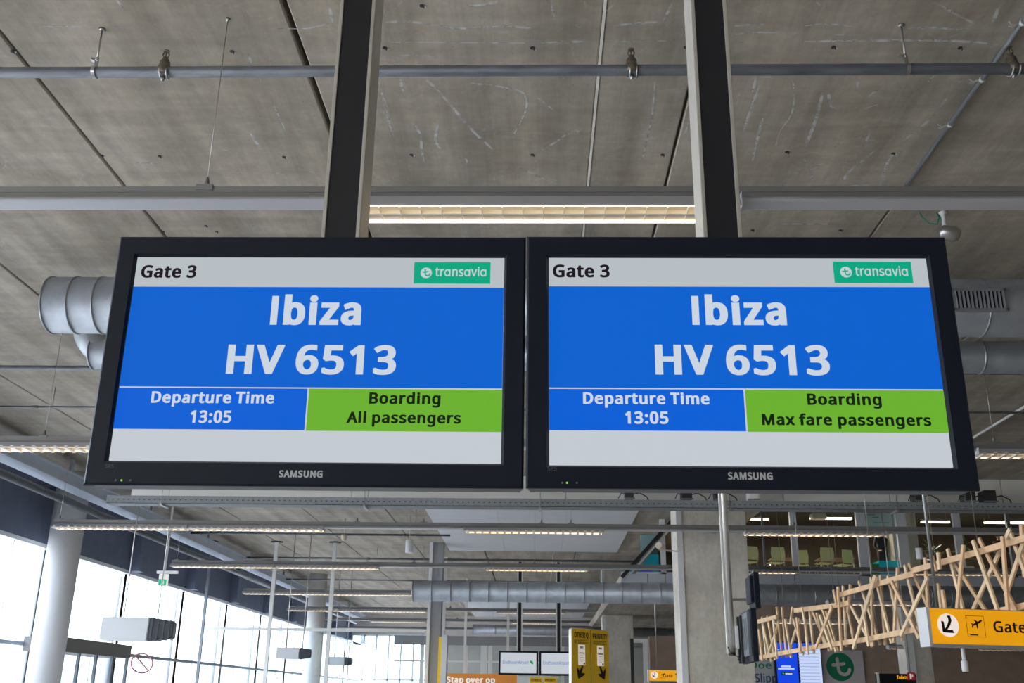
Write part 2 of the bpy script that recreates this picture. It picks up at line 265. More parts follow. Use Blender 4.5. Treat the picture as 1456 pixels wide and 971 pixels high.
 'p': (206, [[28,-81,28,180,52,180,56,155,57,155,63,163,70,170,79,175,88,180,100,182,114,183,134,181,152,173,167,160,178,142,185,119,187,90,185,62,178,39,167,20,152,7,134,-1,113,-3,100,-2,89,0,79,5,70,10,63,16,57,23,55,23,57,8,57,-7,57,-81],[109,21,119,22,128,25,136,30,142,37,148,45,152,55,155,66,156,78,157,91,156,110,152,126,145,140,136,150,123,156,108,158,92,157,79,152,69,143,63,131,59,115,57,96,57,90,59,70,62,53,68,39,78,29,91,23]]),
 'r': (139, [[28,0,28,180,52,180,55,147,57,147,63,156,71,165,79,173,89,179,100,182,112,183,123,183,133,181,129,154,120,156,110,156,101,156,92,153,84,149,77,143,70,136,65,128,61,118,58,108,57,96,57,0]]),
 's': (161, [[73,-3,61,-3,51,-2,41,0,32,2,24,5,17,8,17,35,43,25,53,22,63,21,74,20,88,21,98,24,107,28,112,33,115,39,117,47,116,51,115,55,113,59,110,63,105,66,100,70,72,82,42,95,35,100,28,106,23,111,20,118,17,126,17,136,19,150,25,161,35,171,49,178,65,182,84,183,95,183,105,182,115,180,141,171,131,148,108,156,99,158,91,159,82,159,71,159,62,157,54,153,49,149,46,144,45,137,45,133,47,128,49,125,53,121,58,118,64,115,91,103,120,90,128,85,134,80,139,74,142,67,144,59,145,50,143,34,136,20,126,10,111,3,94,-2]]),
 't': (121, [[83,-3,74,-3,65,-1,57,2,50,6,43,11,38,18,34,28,31,39,30,52,30,157,5,157,5,171,31,183,42,221,60,221,60,180,112,180,112,157,60,157,60,53,61,43,63,35,68,29,73,24,80,22,88,21,102,22,113,25,113,2,100,-2]]),
 'u': (207, [[91,-3,71,-2,55,4,42,12,33,25,28,41,26,62,26,180,56,180,56,64,58,45,66,32,78,24,96,21,114,23,127,29,137,38,144,51,148,67,149,86,149,180,178,180,178,0,154,0,150,24,148,24,142,15,134,8,124,3,114,0,103,-3]]),
 'v': (170, [[68,0,-1,180,31,180,69,74,75,57,80,40,84,26,85,26,89,40,95,58,100,74,138,180,170,180,101,0]]),
 'x': (177, [[5,0,71,92,8,180,42,180,88,112,134,180,168,180,106,92,171,0,137,0,88,72,39,0]]),
 'z': (158, [[12,0,12,19,109,157,18,157,18,180,142,180,142,158,46,23,144,23,144,0]])}
def _single_storey_a():
    o = [(92+86*cos(-2*pi*i/20), 88+90*sin(-2*pi*i/20)) for i in range(20)]; h = [(92+62*cos(2*pi*i/20), 88+66*sin(2*pi*i/20)) for i in range(20)]
    return (212, [[v for p in o for v in p], [v for p in h for v in p], [156, 0, 156, 176, 180, 176, 180, 0]])
GLYPH['\u0251'] = _single_storey_a()
def text_mesh(body, box, M, m, name, parent, bold=.02, align=None, track=1.0, **k):
    """flat lettering, scaled to box=(x0,x1,base,capheight) in the local plane of M (x right, z up, -y out)"""
    from mathutils.geometry import tessellate_polygon
    wx = max(bold, 0)*540; wy = wx*.64; vs, fs, cur = [], [], 0.0
    for ch in body:
        if ch == ' ': cur += 78+wx*.8; continue
        adv, cs = GLYPH[ch]; cs = [[(c_[i]+cur+wx, c_[i+1]) for i in range(0, len(c_), 2)] for c_ in cs]
        cs = [[p for i, p in enumerate(c_) if p != c_[i-1]] for c_ in cs]
        n0 = len(vs); vs += [p for c_ in cs for p in c_]
        def area(c_): return sum(c_[i-1][0]*c_[i][1]-c_[i][0]*c_[i-1][1] for i in range(len(c_)))
        st = [n0+sum(len(x_) for x_ in cs[:i]) for i in range(len(cs))]
        outs = [i for i in range(len(cs)) if area(cs[i]) < 0]; holes = [i for i in range(len(cs)) if i not in outs]
        for i in outs:
            xs_, ys_ = [p[0] for p in cs[i]], [p[1] for p in cs[i]]
            mine = [i]+[h for h in holes if min(xs_) < cs[h][0][0] < max(xs_) and min(ys_) < cs[h][0][1] < max(ys_)]
            idx = [st[j]+t for j in mine for t in range(len(cs[j]))]
            fs += [tuple(idx[t] for t in tri) for tri in tessellate_polygon([[Vector((x_, y_, 0)) for x_, y_ in cs[j]] for j in mine])]
        if wx > 0:
            r_ = wx/wy
            for c_ in cs:
                n = len(c_); q = [Vector((x_, y_*r_)) for x_, y_ in c_]; off = []
                for i in range(n):
                    a, b_ = (q[i]-q[i-1]).normalized(), (q[(i+1) % n]-q[i]).normalized()
                    n1, n2 = Vector((-a.y, a.x)), Vector((-b_.y, b_.x)); d = 1+n1.dot(n2)
                    if d > .55: o = (n1+n2)*(wx/d); off.append((q[i]+o, q[i]+o))
                    else: off.append((q[i]+(n1+a*.6)*wx, q[i]+(n2-b_*.6)*wx))
                b0 = len(vs); 
                for i in range(n): vs += [c_[i], (off[i][0].x, off[i][0].y/r_), (off[i][1].x, off[i][1].y/r_)]
                for i in range(n):
                    j = (i+1) % n; fs.append((b0+3*i, b0+3*j, b0+3*j+1, b0+3*i+2)); fs.append((b0+3*i, b0+3*i+2, b0+3*i+1))
        cur += adv+wx*1.55
    x0, x1 = min(v[0] for v in vs), max(v[0] for v in vs)
    cap = 240+2*wy; sx = (box[1]-box[0])/(x1-x0); sz = box[3]/cap
    me = bpy.data.meshes.new(name); me.from_pydata([M @ Vector((box[0]+(x_-x0)*sx, 0, box[2]+(y_+wy)*sz)) for x_, y_ in vs], [], fs)
    me.materials.append(m)
    return link(me, name, parent, **k)

def flat(pts, M, m, name, parent, **k):
    """flat printed shape in the local plane"""
    b = MB(); b.add([M @ Vector((x, 0, z)) for x, z in pts], [tuple(range(len(pts)))])
    return b.build(name, m, parent, **k)
def rect(a, b_, c, d): return [(a, c), (b_, c), (b_, d), (a, d)]
def circ(cx, cz, r, n=28): return [(cx+r*cos(2*pi*i/n), cz+r*sin(2*pi*i/n)) for i in range(n)]

# ------------------------------------------------------------------ materials
m_conc = concrete('ceiling_concrete', (.335, .290, .228), (.388, .345, .283), .12, 1.3)
m_col = concrete('column_concrete', (.60, .56, .49), (.70, .66, .58), 0, .6)
m_top = mat('joint_dark', (.03, .028, .025), .95)
m_floor = mat('floor_terrazzo', (.60, .56, .51), .35, var=.15, vscale=8)
m_wall_dark = mat('upper_wall_paint', (.15, .175, .25), .7, var=.08)
m_wall = mat('wall_paint', (.55, .51, .46), .8, var=.06)
m_wall_brown = mat('brown_wall', (.38, .28, .215), .7, var=.1)
m_black = mat('black_bezel', (.008, .0115, .0205), .5, spec=.22, bump=.05, scale=900)
m_case = mat('grey_case', (.15, .16, .18), .45)
m_blackpost = mat('black_post', (.010, .011, .015), .5)
m_alu = mat('aluminium', (.62, .60, .56), .42, metal=.55, var=.05, vscale=12)
m_aluw = mat('white_aluminium', (.72, .71, .68), .5, metal=.1)
m_galv = mat('galvanised_pipe', (.115, .125, .135), .5, metal=.3, var=.28, vscale=14, stretch=(.25, 1, 1))
m_duct = mat('duct_steel', (.33, .35, .37), .5, metal=.6, var=.14, vscale=5)
m_duct_seam = mat('duct_seam', (.34, .36, .38), .4, metal=.8)
m_dark = mat('dark_metal', (.035, .035, .035), .55, metal=.3)
m_brass = mat('old_brass', (.20, .17, .13), .5, metal=.7, var=.3, vscale=40)
m_steel = mat('steel', (.45, .44, .42), .35, metal=.9)
m_rail = mat('rail_grey', (.21, .205, .20), .5, metal=.15)
m_rail2 = mat('rail_white', (.50, .50, .52), .4, metal=.2)
m_groove = mat('rail_groove', (.05, .05, .05), .7)
m_refl = mat('reflector', (.85, .78, .66), .45, metal=.3)
m_blade = mat('louvre_white', (.85, .80, .70), .35, metal=.1)
m_tube = mat('tube_lit', (.9, .8, .7), .5, emit=(1, .78, .46), es=5.5)
m_tube2 = mat('tube_lit_far', (.9, .8, .7), .5, emit=(1, .68, .38), es=3.0)
m_tray = mat('tray_steel', (.24, .26, .27), .6, metal=.2, var=.15, vscale=20)
m_white = mat('white_paint', (.74, .74, .74), .5)
m_acou = mat('acoustic_panel', (.66, .66, .67), .8, var=.04)
m_band = mat('pale_band', (.80, .79, .74), .35, metal=.2)
m_blue = mat('blue_grey_beam', (.60, .66, .76), .45, metal=.1, var=.05)
m_frame = mat('window_frame', (.22, .25, .29), .5, metal=.2)
m_framew = mat('pale_frame', (.82, .84, .86), .5)
m_glass = glass('window_glass', (.94, .97, 1.0), .6)
m_glass3 = glass('vestibule_glass', (.95, .97, .98), .15)
m_glass2 = glass('partition_glass', (.90, .94, .95), .6)
m_wood = mat('pine_lath', (.78, .52, .30), .6, var=.16, vscale=6, bump=.1)
m_wood2 = mat('pine_lath_pale', (.86, .64, .40), .6, var=.14, vscale=7, bump=.1)
m_yel = mat('yellow_sign', (.86, .40, .01), .4, emit=lin((255, 170, 0)), es=.55)
m_yel2 = mat('yellow_board', (.97, .60, .015), .45, var=.04)
m_ink = mat('black_ink', (.012, .010, .008), .6)
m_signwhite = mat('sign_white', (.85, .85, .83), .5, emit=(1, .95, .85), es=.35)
m_disc = mat('lit_disc', (.85, .80, .76), .5, emit=(1, .86, .80), es=.62)
m_orange = mat('orange_banner', (.92, .33, .05), .6)
m_green = mat('logo_green', (.0, .20, .09), .6)
m_lime = mat('chair_green', (.62, .70, .40), .45)
m_teal = mat('teal_panel', (.0, .33, .42), .45, emit=(0, .5, .65), es=.12)
m_exit = mat('exit_green', (.0, .40, .20), .4, emit=(0, .6, .3), es=.5)
m_red = mat('red_sign', (.65, .03, .05), .5)
m_cable = mat('black_cable', (.02, .02, .02), .6)
m_gcable = mat('green_cable', (.0, .22, .13), .5)
m_apron = mat('apron_concrete', (.55, .54, .52), .8, var=.05)
m_heater = mat('heater_body', (.82, .84, .86), .4)
m_heater2 = mat('heater_dark', (.10, .11, .13), .5)

ZC = 6.54      # underside of the concrete slabs
# ------------------------------------------------------------------ setting: floor, ceiling, walls
MB().bb((-12, -12, -.3), (22, 66, 0)).build('floor', m_floor, kind='structure')
b = MB(); b.bb((-160, -120, -.5), (-12.3, 260, -.12)); b.bb((22.3, -120, -.5), (160, 260, -.12)); b.bb((-12.3, -120, -.5), (22.3, -12.3, -.12)); b.bb((-12.3, 66.3, -.5), (22.3, 260, -.12)); b.build('ground_outside', m_apron, kind='structure')
c = MB(); c.bb((-12.3, -12, ZC+.20), (6.04, 66, ZC+.35)); c.bb((6.04, -12, ZC+.20), (22, 24.6, ZC+.35))
ceil = c.build('ceiling', m_top, kind='structure')
JX = [-12.0, -11.28, -8.93, -6.62, -4.30, -1.95, .47, 1.26, 3.69, 6.04, 8.40, 10.75, 13.1, 15.5, 17.9, 20.2, 22]
for i in range(len(JX)-1):
    g0 = .022 if JX[i] == -1.95 else .012; g1 = .022 if JX[i+1] == -1.95 else .012
    y1 = 66 if JX[i] < 6.0 else 24.6
    a, b_ = JX[i]+g0, JX[i+1]-g1
    MB().prism([(a, 0), (a+.012, -.012), (b_-.012, -.012), (b_, 0), (b_, .2), (a, .2)], Matrix.Translation((0, -12, ZC+.012)), y1+12).build('concrete_slab', m_conc, ceil)
# pale sealant strip in the joint left of the narrow slab
MB().bb((.462, -12, ZC-.006), (.484, 66, ZC+.01)).build('joint_sealant', mat('sealant', (.85, .80, .70), .7, var=.2, vscale=4), ceil)
MB().bb((3.700, -12, ZC-.004), (3.712, 66, ZC+.01)).build('joint_sealant', mat('sealant_brown', (.40, .32, .24), .7, var=.2, vscale=4), ceil)
# plugged anchor holes
anch = MB(); 
for (ax, ay) in [(18, 73), (330, 73), (145, 221), (227, 222), (404, 223), (585, 220), (757, 220), (942, 220), (547, 68), (757, 68), (1185, 67), (1119, 216),
                 (1270, 218), (975, 67), (232, 329), (293, 321), (308, 329), (1070, 327), (1195, 327), (1365, 68), (600, 8)]:
    p = W(ax, ay, Z=ZC)
    a = MB(); a.lathe(p+Vector((0, 0, .006)), p+Vector((0, 0, -.004)), [(0, .022), (1, .019)], 10)
    a.lathe(p+Vector((.012, 0, 0)), p+Vector((.016, .004, -.022)), [(0, .007), (.6, .008), (1, .003)], 8)
    h = a.build('anchor_plug', [m_dark], ceil)
    MB().box(p+Vector((.022, .004, -.008)), (.018, .010, .014), (0, .3, .5)).build('plug_cap', m_white, h)

# chalky scuffs left on the concrete by the formwork
def chalk_lines():
    A = "120,97 310,100|415,105 440,97|430,0 448,22 465,45|560,92 578,88|915,190 930,240|955,285 968,300|1005,380 1030,430 1052,480|920,485 965,555|820,550 860,565|1020,105 1135,105 1220,85|1215,20 1228,85|1395,310 1430,400 1440,470|500,600 580,603|1000,640 1180,632"
    B = "280,82 375,80 460,92 540,105 630,100 730,98 820,104|270,155 600,157 860,158 945,150|965,150 1010,155|968,156 1008,152|1085,155 1330,150|580,22 640,18 705,2|890,0 908,80|300,45 350,0|1085,102 1180,88 1290,80|1305,80 1340,10|1085,50 1125,15|325,205 420,205 475,215|425,290 480,340 540,410 600,480 678,553|590,305 720,322 790,345 800,400 750,505|840,360 900,405|335,290 350,360|390,460 410,500 415,560 425,600|475,460 465,520 490,555|545,570 580,590 575,610|270,375 310,500|830,570 900,530 975,475|985,480 1010,500|765,615 880,667|1030,680 1130,665|1275,300 1265,420 1240,540 1225,600|1410,410 1380,520|975,90 1000,100|320,210 325,290"
    C_ = "215,97 275,90 335,90|215,128 290,120 380,121|425,122 462,124|210,155 262,155|475,95 545,88 610,92 650,98|590,128 680,130|855,106 950,102 1085,111|460,153 700,150 1000,150 1180,162|960,10 1040,55 1115,90|1215,0 1190,40 1172,85|520,8 570,35|300,285 285,340|310,320 280,400 250,490|430,290 440,340 430,420 390,480 370,545|325,430 300,530 285,600|545,340 520,440 480,545|565,335 575,390 595,405|675,290 675,325|770,310 710,360|695,402 760,382|1005,360 940,440 830,530|720,490 695,540|625,520 575,550|670,570 590,640|750,545 635,640 630,670|810,560 775,620 760,690|475,585 500,635 515,690|545,600 495,635|430,660 380,695|240,340 225,390|1060,280 1050,305|645,685 720,682|360,827 615,827|450,780 490,778|955,280 930,305"
    mb = MB(); rr = random.Random(3)
    for src, ox in ((A, 0), (B, 440), (C_, 960)):
        for st in src.split('|'):
            P = [W(ox+float(a.split(',')[0])/2.596, float(a.split(',')[1])/2.596, Z=ZC-.0012) for a in st.split()]
            if len(P) > 2:   # smooth
                Q = []
                for i in range(len(P)-1):
                    p0, p1, p2, p3 = P[max(i-1, 0)], P[i], P[i+1], P[min(i+2, len(P)-1)]
                    for t in (0, .25, .5, .75): Q.append(.5*((2*p1)+(p2-p0)*t+(2*p0-5*p1+4*p2-p3)*t*t+(3*p1-p0-3*p2+p3)*t**3))
                P = Q+[P[-1]]
            else: P = [P[0].lerp(P[1], t/4) for t in range(5)]
            w = rr.uniform(.006, .015); vs = []
            for i, p in enumerate(P):
                d = (P[min(i+1, len(P)-1)]-P[max(i-1, 0)]).normalized(); n = Vector((-d.y, d.x, 0))*(w*min(1, .15+min(i, len(P)-1-i)*.7)); vs += [p+n, p-n]
            mb.add(vs, [(2*i, 2*i+1, 2*i+3, 2*i+2) for i in range(len(P)-1)])
    m = bpy.data.materials.new('chalk'); m.use_nodes = True; nt = m.node_tree; b = nt.nodes['Principled BSDF']
    b.inputs['Base Color'].default_value = (.80, .79, .78, 1); b.inputs['Roughness'].default_value = .9; b.inputs['Specular IOR Level'].default_value = .1
    tc = nt.nodes.new('ShaderNodeTexCoord'); n = nt.nodes.new('ShaderNodeTexNoise'); n.inputs['Scale'].default_value = 9; n.inputs['Detail'].default_value = 5
    q = nt.nodes.new('ShaderNodeMapRange'); q.inputs[1].default_value = .36; q.inputs[2].default_value = .58; q.inputs[3].default_value = .10; q.inputs[4].default_value = .60
    nt.links.new(tc.outputs['Object'], n.inputs['Vector']); nt.links.new(n.outputs[0], q.inputs[0]); nt.links.new(q.outputs[0], b.inputs['Alpha'])
    return mb.build('chalk_marks', m, ceil, kind='stuff')
chalk_lines()

# void over the upper floor: higher roof
MB().bb((6.04, 24.6, 8.6), (22, 66, 8.8)).build('ceiling_upper', m_wall_dark, kind='structure')
MB().bb((6.04, 24.45, ZC), (22, 24.6, 8.8)).build('wall_void', m_wall_dark, kind='structure')
MB().bb((5.9, 24.6, ZC+.35), (6.04, 66, 8.8)).build('wall_void_side', m_wall_dark, kind='structure')
# perimeter
MB().bb((-12.3, -12, 4.95), (-11.8, 66, ZC+.2)).build('wall_left', m_wall_dark, kind='structure')
MB().bb((22, -12, 0), (22.3, 66, 8.8)).build('wall_right', m_wall, kind='structure')
b = MB(); xbw = W(606, 905, Y=66).x; b.bb((-12.3, 66, 5.35), (xbw, 66.3, 8.8)); b.bb((xbw, 66, 0), (22.3, 66.3, 8.8)); b.build('wall_back', m_wall, kind='structure')
MB().bb((-12.3, -12.3, 0), (22.3, -12, 6.9)).build('wall_front', m_wall, kind='structure')
fr = MB(); nb = 6
for i in range(nb+1):
    x_ = -11.8+(xbw+11.8)*i/nb; fr.bb((x_-.05, 66.05, 0), (x_+.05, 66.2, 5.35))
for z_ in (2.65, 5.3): fr.bb((-11.8, 66.05, z_-.05), (xbw, 66.2, z_+.05))
w = fr.build('window_40', m_framew, kind='structure')
for i in range(nb): MB().bb((-11.8+(xbw+11.8)*i/nb+.05, 66.10, 0), (-11.8+(xbw+11.8)*(i+1)/nb-.05, 66.11, 5.25)).build('pane', m_glass, w)
# glazed left side, one window per 5 m bay
for k in range(-2, 13):
    y0 = 24.5+5*(k-2)-.0; y1 = y0+5
    if y0 < -12.1: continue
    y1 = min(y1, 66)
    fr = MB()
    for q in range(4):
        yy = y0+(y1-y0)*q/3
        fr.bb((-11.97, yy-.016, 0), (-11.90, yy+.016, 4.95))
    fr.bb((-12.05, y0, 4.86), (-11.80, y1, 4.95)); fr.bb((-12.02, y0, .0), (-11.85, y1, .12))
    w = fr.build('window_%d' % (k+3), m_framew, kind='structure')
    MB().bb((-12.04, y0, 2.62), (-11.78, y1, 2.70)).build('transom', m_frame, w)
    # steel wind post outside each bay
    MB().tube((-12.6, y0+1.1, -.1), (-12.6, y0+1.1, 5.4), .13, 12).build('outer_post', m_framew, w)
    for q in range(3):
        ya, yb = y0+(y1-y0)*q/3+.035, y0+(y1-y0)*(q+1)/3-.035
        MB().bb((-11.945, ya, .12), (-11.935, yb, 2.62)).build('pane', m_glass, w)
        MB().bb((-11.945, ya, 2.70), (-11.935, yb, 4.86)).build('pane', m_glass, w)
    # dark fin on the wall above
    MB().bb((-11.8, y0-.22, 4.93), (-11.5, y0+.22, ZC)).build('wall_fin', m_wall_dark, None, kind='structure')

# concrete column carrying the upper floor, white corner strip
def pier(name, pxl, pxr, py, Y, depth, top, label, strip=True, strip_w=.13):
    a, b_ = W(pxl, py, Y=Y), W(pxr, py, Y=Y)
    MBx = MB().bb((a.x, Y, 0), (b_.x, Y+depth, top))
    t = MBx.build(name, m_col, None, .015, kind='structure', label=label)
    if strip:
        MB().bb((a.x-.03, Y-.03, 0), (a.x+strip_w-.03, Y-.001, top)).build('corner_strip', m_white, t)
    return t
pier('column', 963.5, 1061, 750, 23.2, 1.2, ZC, 'wide concrete column with a pale strip down its left corner')
pier('column', 858, 901, 915, 40, 1.2, ZC, 'far concrete column behind the yellow two-part board', True, .12)
pier('column', 1290, 1326, 940, 30.2, .8, 8.6, 'concrete column behind the big yellow gate sign', True, .25)

# ------------------------------------------------------------------ the two gate displays
SW, SH = 1.018, .5727
def display(cx, cy, cz, az, tilt, roll, label, bez, areas, texts, logo, leds, brand, srs):
    M = (Matrix.Translation((cx, cy, cz+EYE)) @ Matrix.Rotation(R_(az), 4, 'Z') @ Matrix.Rotation(R_(tilt), 4, 'X') @ Matrix.Rotation(R_(roll), 4, 'Y'))
    Mi = M.inverted(); n = (M.to_3x3() @ Vector((0, -1, 0))); o0 = M.translation
    def loc(px, py, off=0):
        d = CR*((px-CX)/F) - CU*((py-CY)/F) + CF
        t = ((o0+n*off)-CAM).dot(n)/d.dot(n); p = Mi @ (CAM+d*t); return p.x, p.z
    T = thing('gate_display', label, 'monitor', (cx, cy, cz+EYE-.36), 'twin gate displays')
    # bezel: outer outline taken at the front rim
    FR = .010
    (xa, za), (xb, zb), (xc, zc), (xd, zd) = [loc(*p, FR) for p in bez]
    x0, x1, z1, z0 = (xa+xd)/2, (xb+xc)/2, (za+zb)/2+(.0032 if cx < 0 else .001), (zc+zd)/2
    hw, hh = SW/2, SH/2
    b = MB()
    rim = [(x0, z0), (x1, z0), (x1, z1), (x0, z1)]
    i1 = [(-hw-.006, -hh-.006), (hw+.006, -hh-.006), (hw+.006, hh+.006), (-hw-.006, hh+.006)]
    i2 = [(-hw, -hh), (hw, -hh), (hw, hh), (-hw, hh)]
    e = .005
    o1 = [(x0+e, z0+e), (x1-e, z0+e), (x1-e, z1-e), (x0+e, z1-e)]
    rings = [([(x0, z0), (x1, z0), (x1, z1), (x0, z1)], .003), (rim, -FR+e), (o1, -FR), (i1, -FR), (i2, .001), (i2, .01)]
    vs = [M @ Vector((x, y, z)) for pts, y in rings for x, z in pts]
    b.add(vs, [(k*4+i, k*4+(i+1) % 4, (k+1)*4+(i+1) % 4, (k+1)*4+i) for k in range(5) for i in range(4)])
    b.build('bezel', m_black, T)
    c = MB(); c.prism([(x0+.006, z0+.006), (x1-.006, z0+.006), (x1-.006, z1-.006), (x0+.006, z1-.006)], M @ Matrix.Translation((0, .0105, 0)), .078)
    c.prism([(x0+.12, z0+.08), (x1-.12, z0+.08), (x1-.12, z1-.08), (x0+.12, z1-.08)], M @ Matrix.Translation((0, .0884, 0)), .03)
    c.build('back_case', m_case, T, .004)
    b = MB(); b.prism([(-hw+.001, -hh+.001), (hw-.001, -hh+.001), (hw-.001, hh-.001), (-hw+.001, hh-.001)], M @ Matrix.Translation((0, .002, 0)), .006)
    scr = b.build('screen', EM['white'], T)
    def at(off): return M @ Matrix.Translation((0, -off, 0))
    vh = sum(loc(px, py)[1] for px, py in areas['head'])/2
    vl = sum(loc(px, py)[1] for px, py in areas['line'])/2
    vb = sum(loc(px, py)[1] for px, py in areas['base'])/2
    ug = sum(loc(px, py)[0] for px, py in areas['split'])/2
    q = .0017
    flat(rect(-hw+.001, hw-.001, vh, hh-.001), at(.0002), EM['head'], 'dimmed_header', scr)  # screen white again, with viewing-angle dimming of the top set into its colour
    flat(rect(-hw+.001, hw-.001, vl+q, vh), at(.0002), EM['blue'], 'destination_band', scr)
    flat(rect(-hw+.001, ug-q*1.2, vb, vl-q), at(.0002), EM['blue2'], 'departure_cell', scr)
    flat(rect(ug+q*1.2, hw-.001, vb-.0015, vl-q), at(.0002), EM['green'], 'boarding_cell', scr)
    for body, a, b_, top, base, mk, bold in texts:
        ym = (top+base)/2
        (ta, zt), (tb, zt2) = loc(a, ym), loc(b_, ym)
        zt = loc((a+b_)/2, top)[1]; zb_ = loc((a+b_)/2, base)[1]
        text_mesh(body, (ta, tb, zb_, zt-zb_), at(.0006), EM[mk], 'lettering', scr, bold=bold)
    # airline logo tile
    (lx0, lz1), (lx1, lz0) = logo['box']; lym = (lz0+lz1)/2
    ax, bx = loc(lx0, lym)[0], loc(lx1, lym)[0]; zt, zb_ = loc((lx0+lx1)/2, lz1)[1], loc((lx0+lx1)/2, lz0)[1]
    flat(rect(ax, bx, zb_, zt), at(.0004), EM['mint'], 'logo_tile', scr)
    ccx, ccz = loc(*logo['c']); cr = .0157
    flat(circ(ccx, ccz, cr), at(.0007), EM['soft'], 'logo_disc', scr)
    b = MB()
    for k_, pts in enumerate(tee(ccx, ccz, cr)): b.add([at(.0009+k_*.00001) @ Vector((x, 0, z)) for x, z in pts], [tuple(range(len(pts)))])
    b.build('logo_letter', EM['mint'], scr)
    a, b_, top, base = logo['t']
    ym = (top+base)/2
    text_mesh('tr\u0251ns\u0251vi\u0251', (loc(a, ym)[0], loc(b_, ym)[0], loc(a, base)[1], loc(a, top)[1]-loc(a, base)[1]), at(.0007), EM['soft'], 'lettering', scr, bold=.014)
    # brand on the bezel, status lights
    def atb(off): return M @ Matrix.Translation((0, -FR-off, 0))
    a, b_, top, base = brand; ym = (top+base)/2
    text_mesh('SAMSUNG', (loc(a, ym, FR)[0], loc(b_, ym, FR)[0], loc(a, base, FR)[1], loc(a, top, FR)[1]-loc(a, base, FR)[1]), atb(.0006), M_brand, 'brand_lettering', T, bold=.035)
    a, b_, top, base = srs; ym = (top+base)/2
    text_mesh('SRS', (loc(a, ym, FR)[0], loc(b_, ym, FR)[0], loc(a, base, FR)[1], loc(a, top, FR)[1]-loc(a, base, FR)[1]), atb(.0006), M_srs, 'sound_mark', T, bold=.0)
    for i, (px, py) in enumerate(leds):
        x, z = loc(px, py, FR)
        b = MB(); b.lathe(M @ Vector((x, -FR+.001, z)), M @ Vector((x, -FR-.0012, z)), [(0, .0028), (.7, .0027), (1, .0018)], 12)
        b.build('indicator_light', M_led if i == 1 else M_ledoff, T, label='lit green status light' if i == 1 else None)
    return T, M, (x0, x1, z0, z1)

def tee(cx, cz, r):
    """stylised lower-case t of the round emblem: strokes of even width with rounded ends"""
    hw_ = .115; out = []
    def q(pts): return [(cx+r*x, cz+r*z) for x, z in pts]
    arc = [(.26+.40*cos(pi+k*(pi*.98)/10), -.16+.38*sin(pi+k*(pi*.98)/10)) for k in range(11)]
    for P in ([(-.18, .56), (-.16, .2), (-.14, -.16)]+arc[1:], [(-.52, .12), (-.2, .14), (.28, .22)]):
        L, R = [], []
        for i in range(len(P)):
            a, b_ = P[max(i-1, 0)], P[min(i+1, len(P)-1)]; d = math.hypot(b_[0]-a[0], b_[1]-a[1]); n = (-(b_[1]-a[1])/d*hw_, (b_[0]-a[0])/d*hw_)
            L.append((P[i][0]+n[0], P[i][1]+n[1])); R.append((P[i][0]-n[0], P[i][1]-n[1]))
        for i in range(len(P)-1): out.append(q([L[i], L[i+1], R[i+1], R[i]]))
        for e in (P[0], P[-1]): out.append(q([(e[0]+hw_*cos(2*pi*k/12), e[1]+hw_*sin(2*pi*k/12)) for k in range(12)]))
    return out

EM = dict(white=emis('lcd_white', (195, 201, 208)), head=emis('lcd_white_dimmed', (183, 190, 195)), blue=emis('lcd_blue', (0, 96, 207)), blue2=emis('lcd_blue_low', (0, 94, 214)), green=emis('lcd_green', (107, 176, 46)),
          mint=emis('lcd_mint', (0, 166, 128)), text=emis('lcd_text', (202, 212, 224)), soft=emis('lcd_text_soft', (188, 204, 208)), ink=emis('lcd_ink', (26, 16, 26)), inkg=emis('lcd_ink_green', (14, 30, 10)))
m_lilac = mat('lilac_white', (.58, .52, .53), .6)
M_brand = mat('brand_print', (.50, .50, .51), .4); M_srs = mat('sound_print', (.11, .11, .12), .5)
M_led = mat('led_green', (.2, .5, .1), .4, emit=(.22, .5, .05), es=.9); M_ledoff = mat('led_off', (.15, .15, .15), .4)

TL = display(-.609, 2.543, .855, .04, .66, .03, 'left gate display reading Ibiza, boarding all passengers',
    [(172.5, 338.5), (747, 337), (745, 693.5), (115, 689)],
    dict(head=[(300, 408), (600, 408.6)], line=[(200, 551.3), (700, 552.2)], base=[(200, 610.3), (420, 611)], split=[(438, 553), (434.5, 611)]),
    [('Gate 3', 200.9, 279.5, 377.2, 395, 'ink', .032), ('Ibiza', 385.5, 514, 421, 462, 'text', .036), ('HV 6513', 323, 563.5, 490.5, 532, 'text', .030),
     ('Departure Time', 215.3, 390, 556.8, 573.2, 'text', .030), ('13:05', 270.5, 329, 583.6, 601.2, 'text', .032),
     ('Boarding', 525, 626.5, 558.2, 574.4, 'inkg', .030), ('All passengers', 492.8, 655.5, 586, 601.8, 'inkg', .030)],
    dict(box=((588.6, 372.8), (697.4, 403.4)), c=(606, 388), t=(619, 691.5, 379.6, 392.8)),
    [(164.7, 682.8), (172.8, 682.8), (185.6, 682.8)], (396.8, 458.8, 668.6, 678.6), (149.5, 161.5, 660, 665.5))
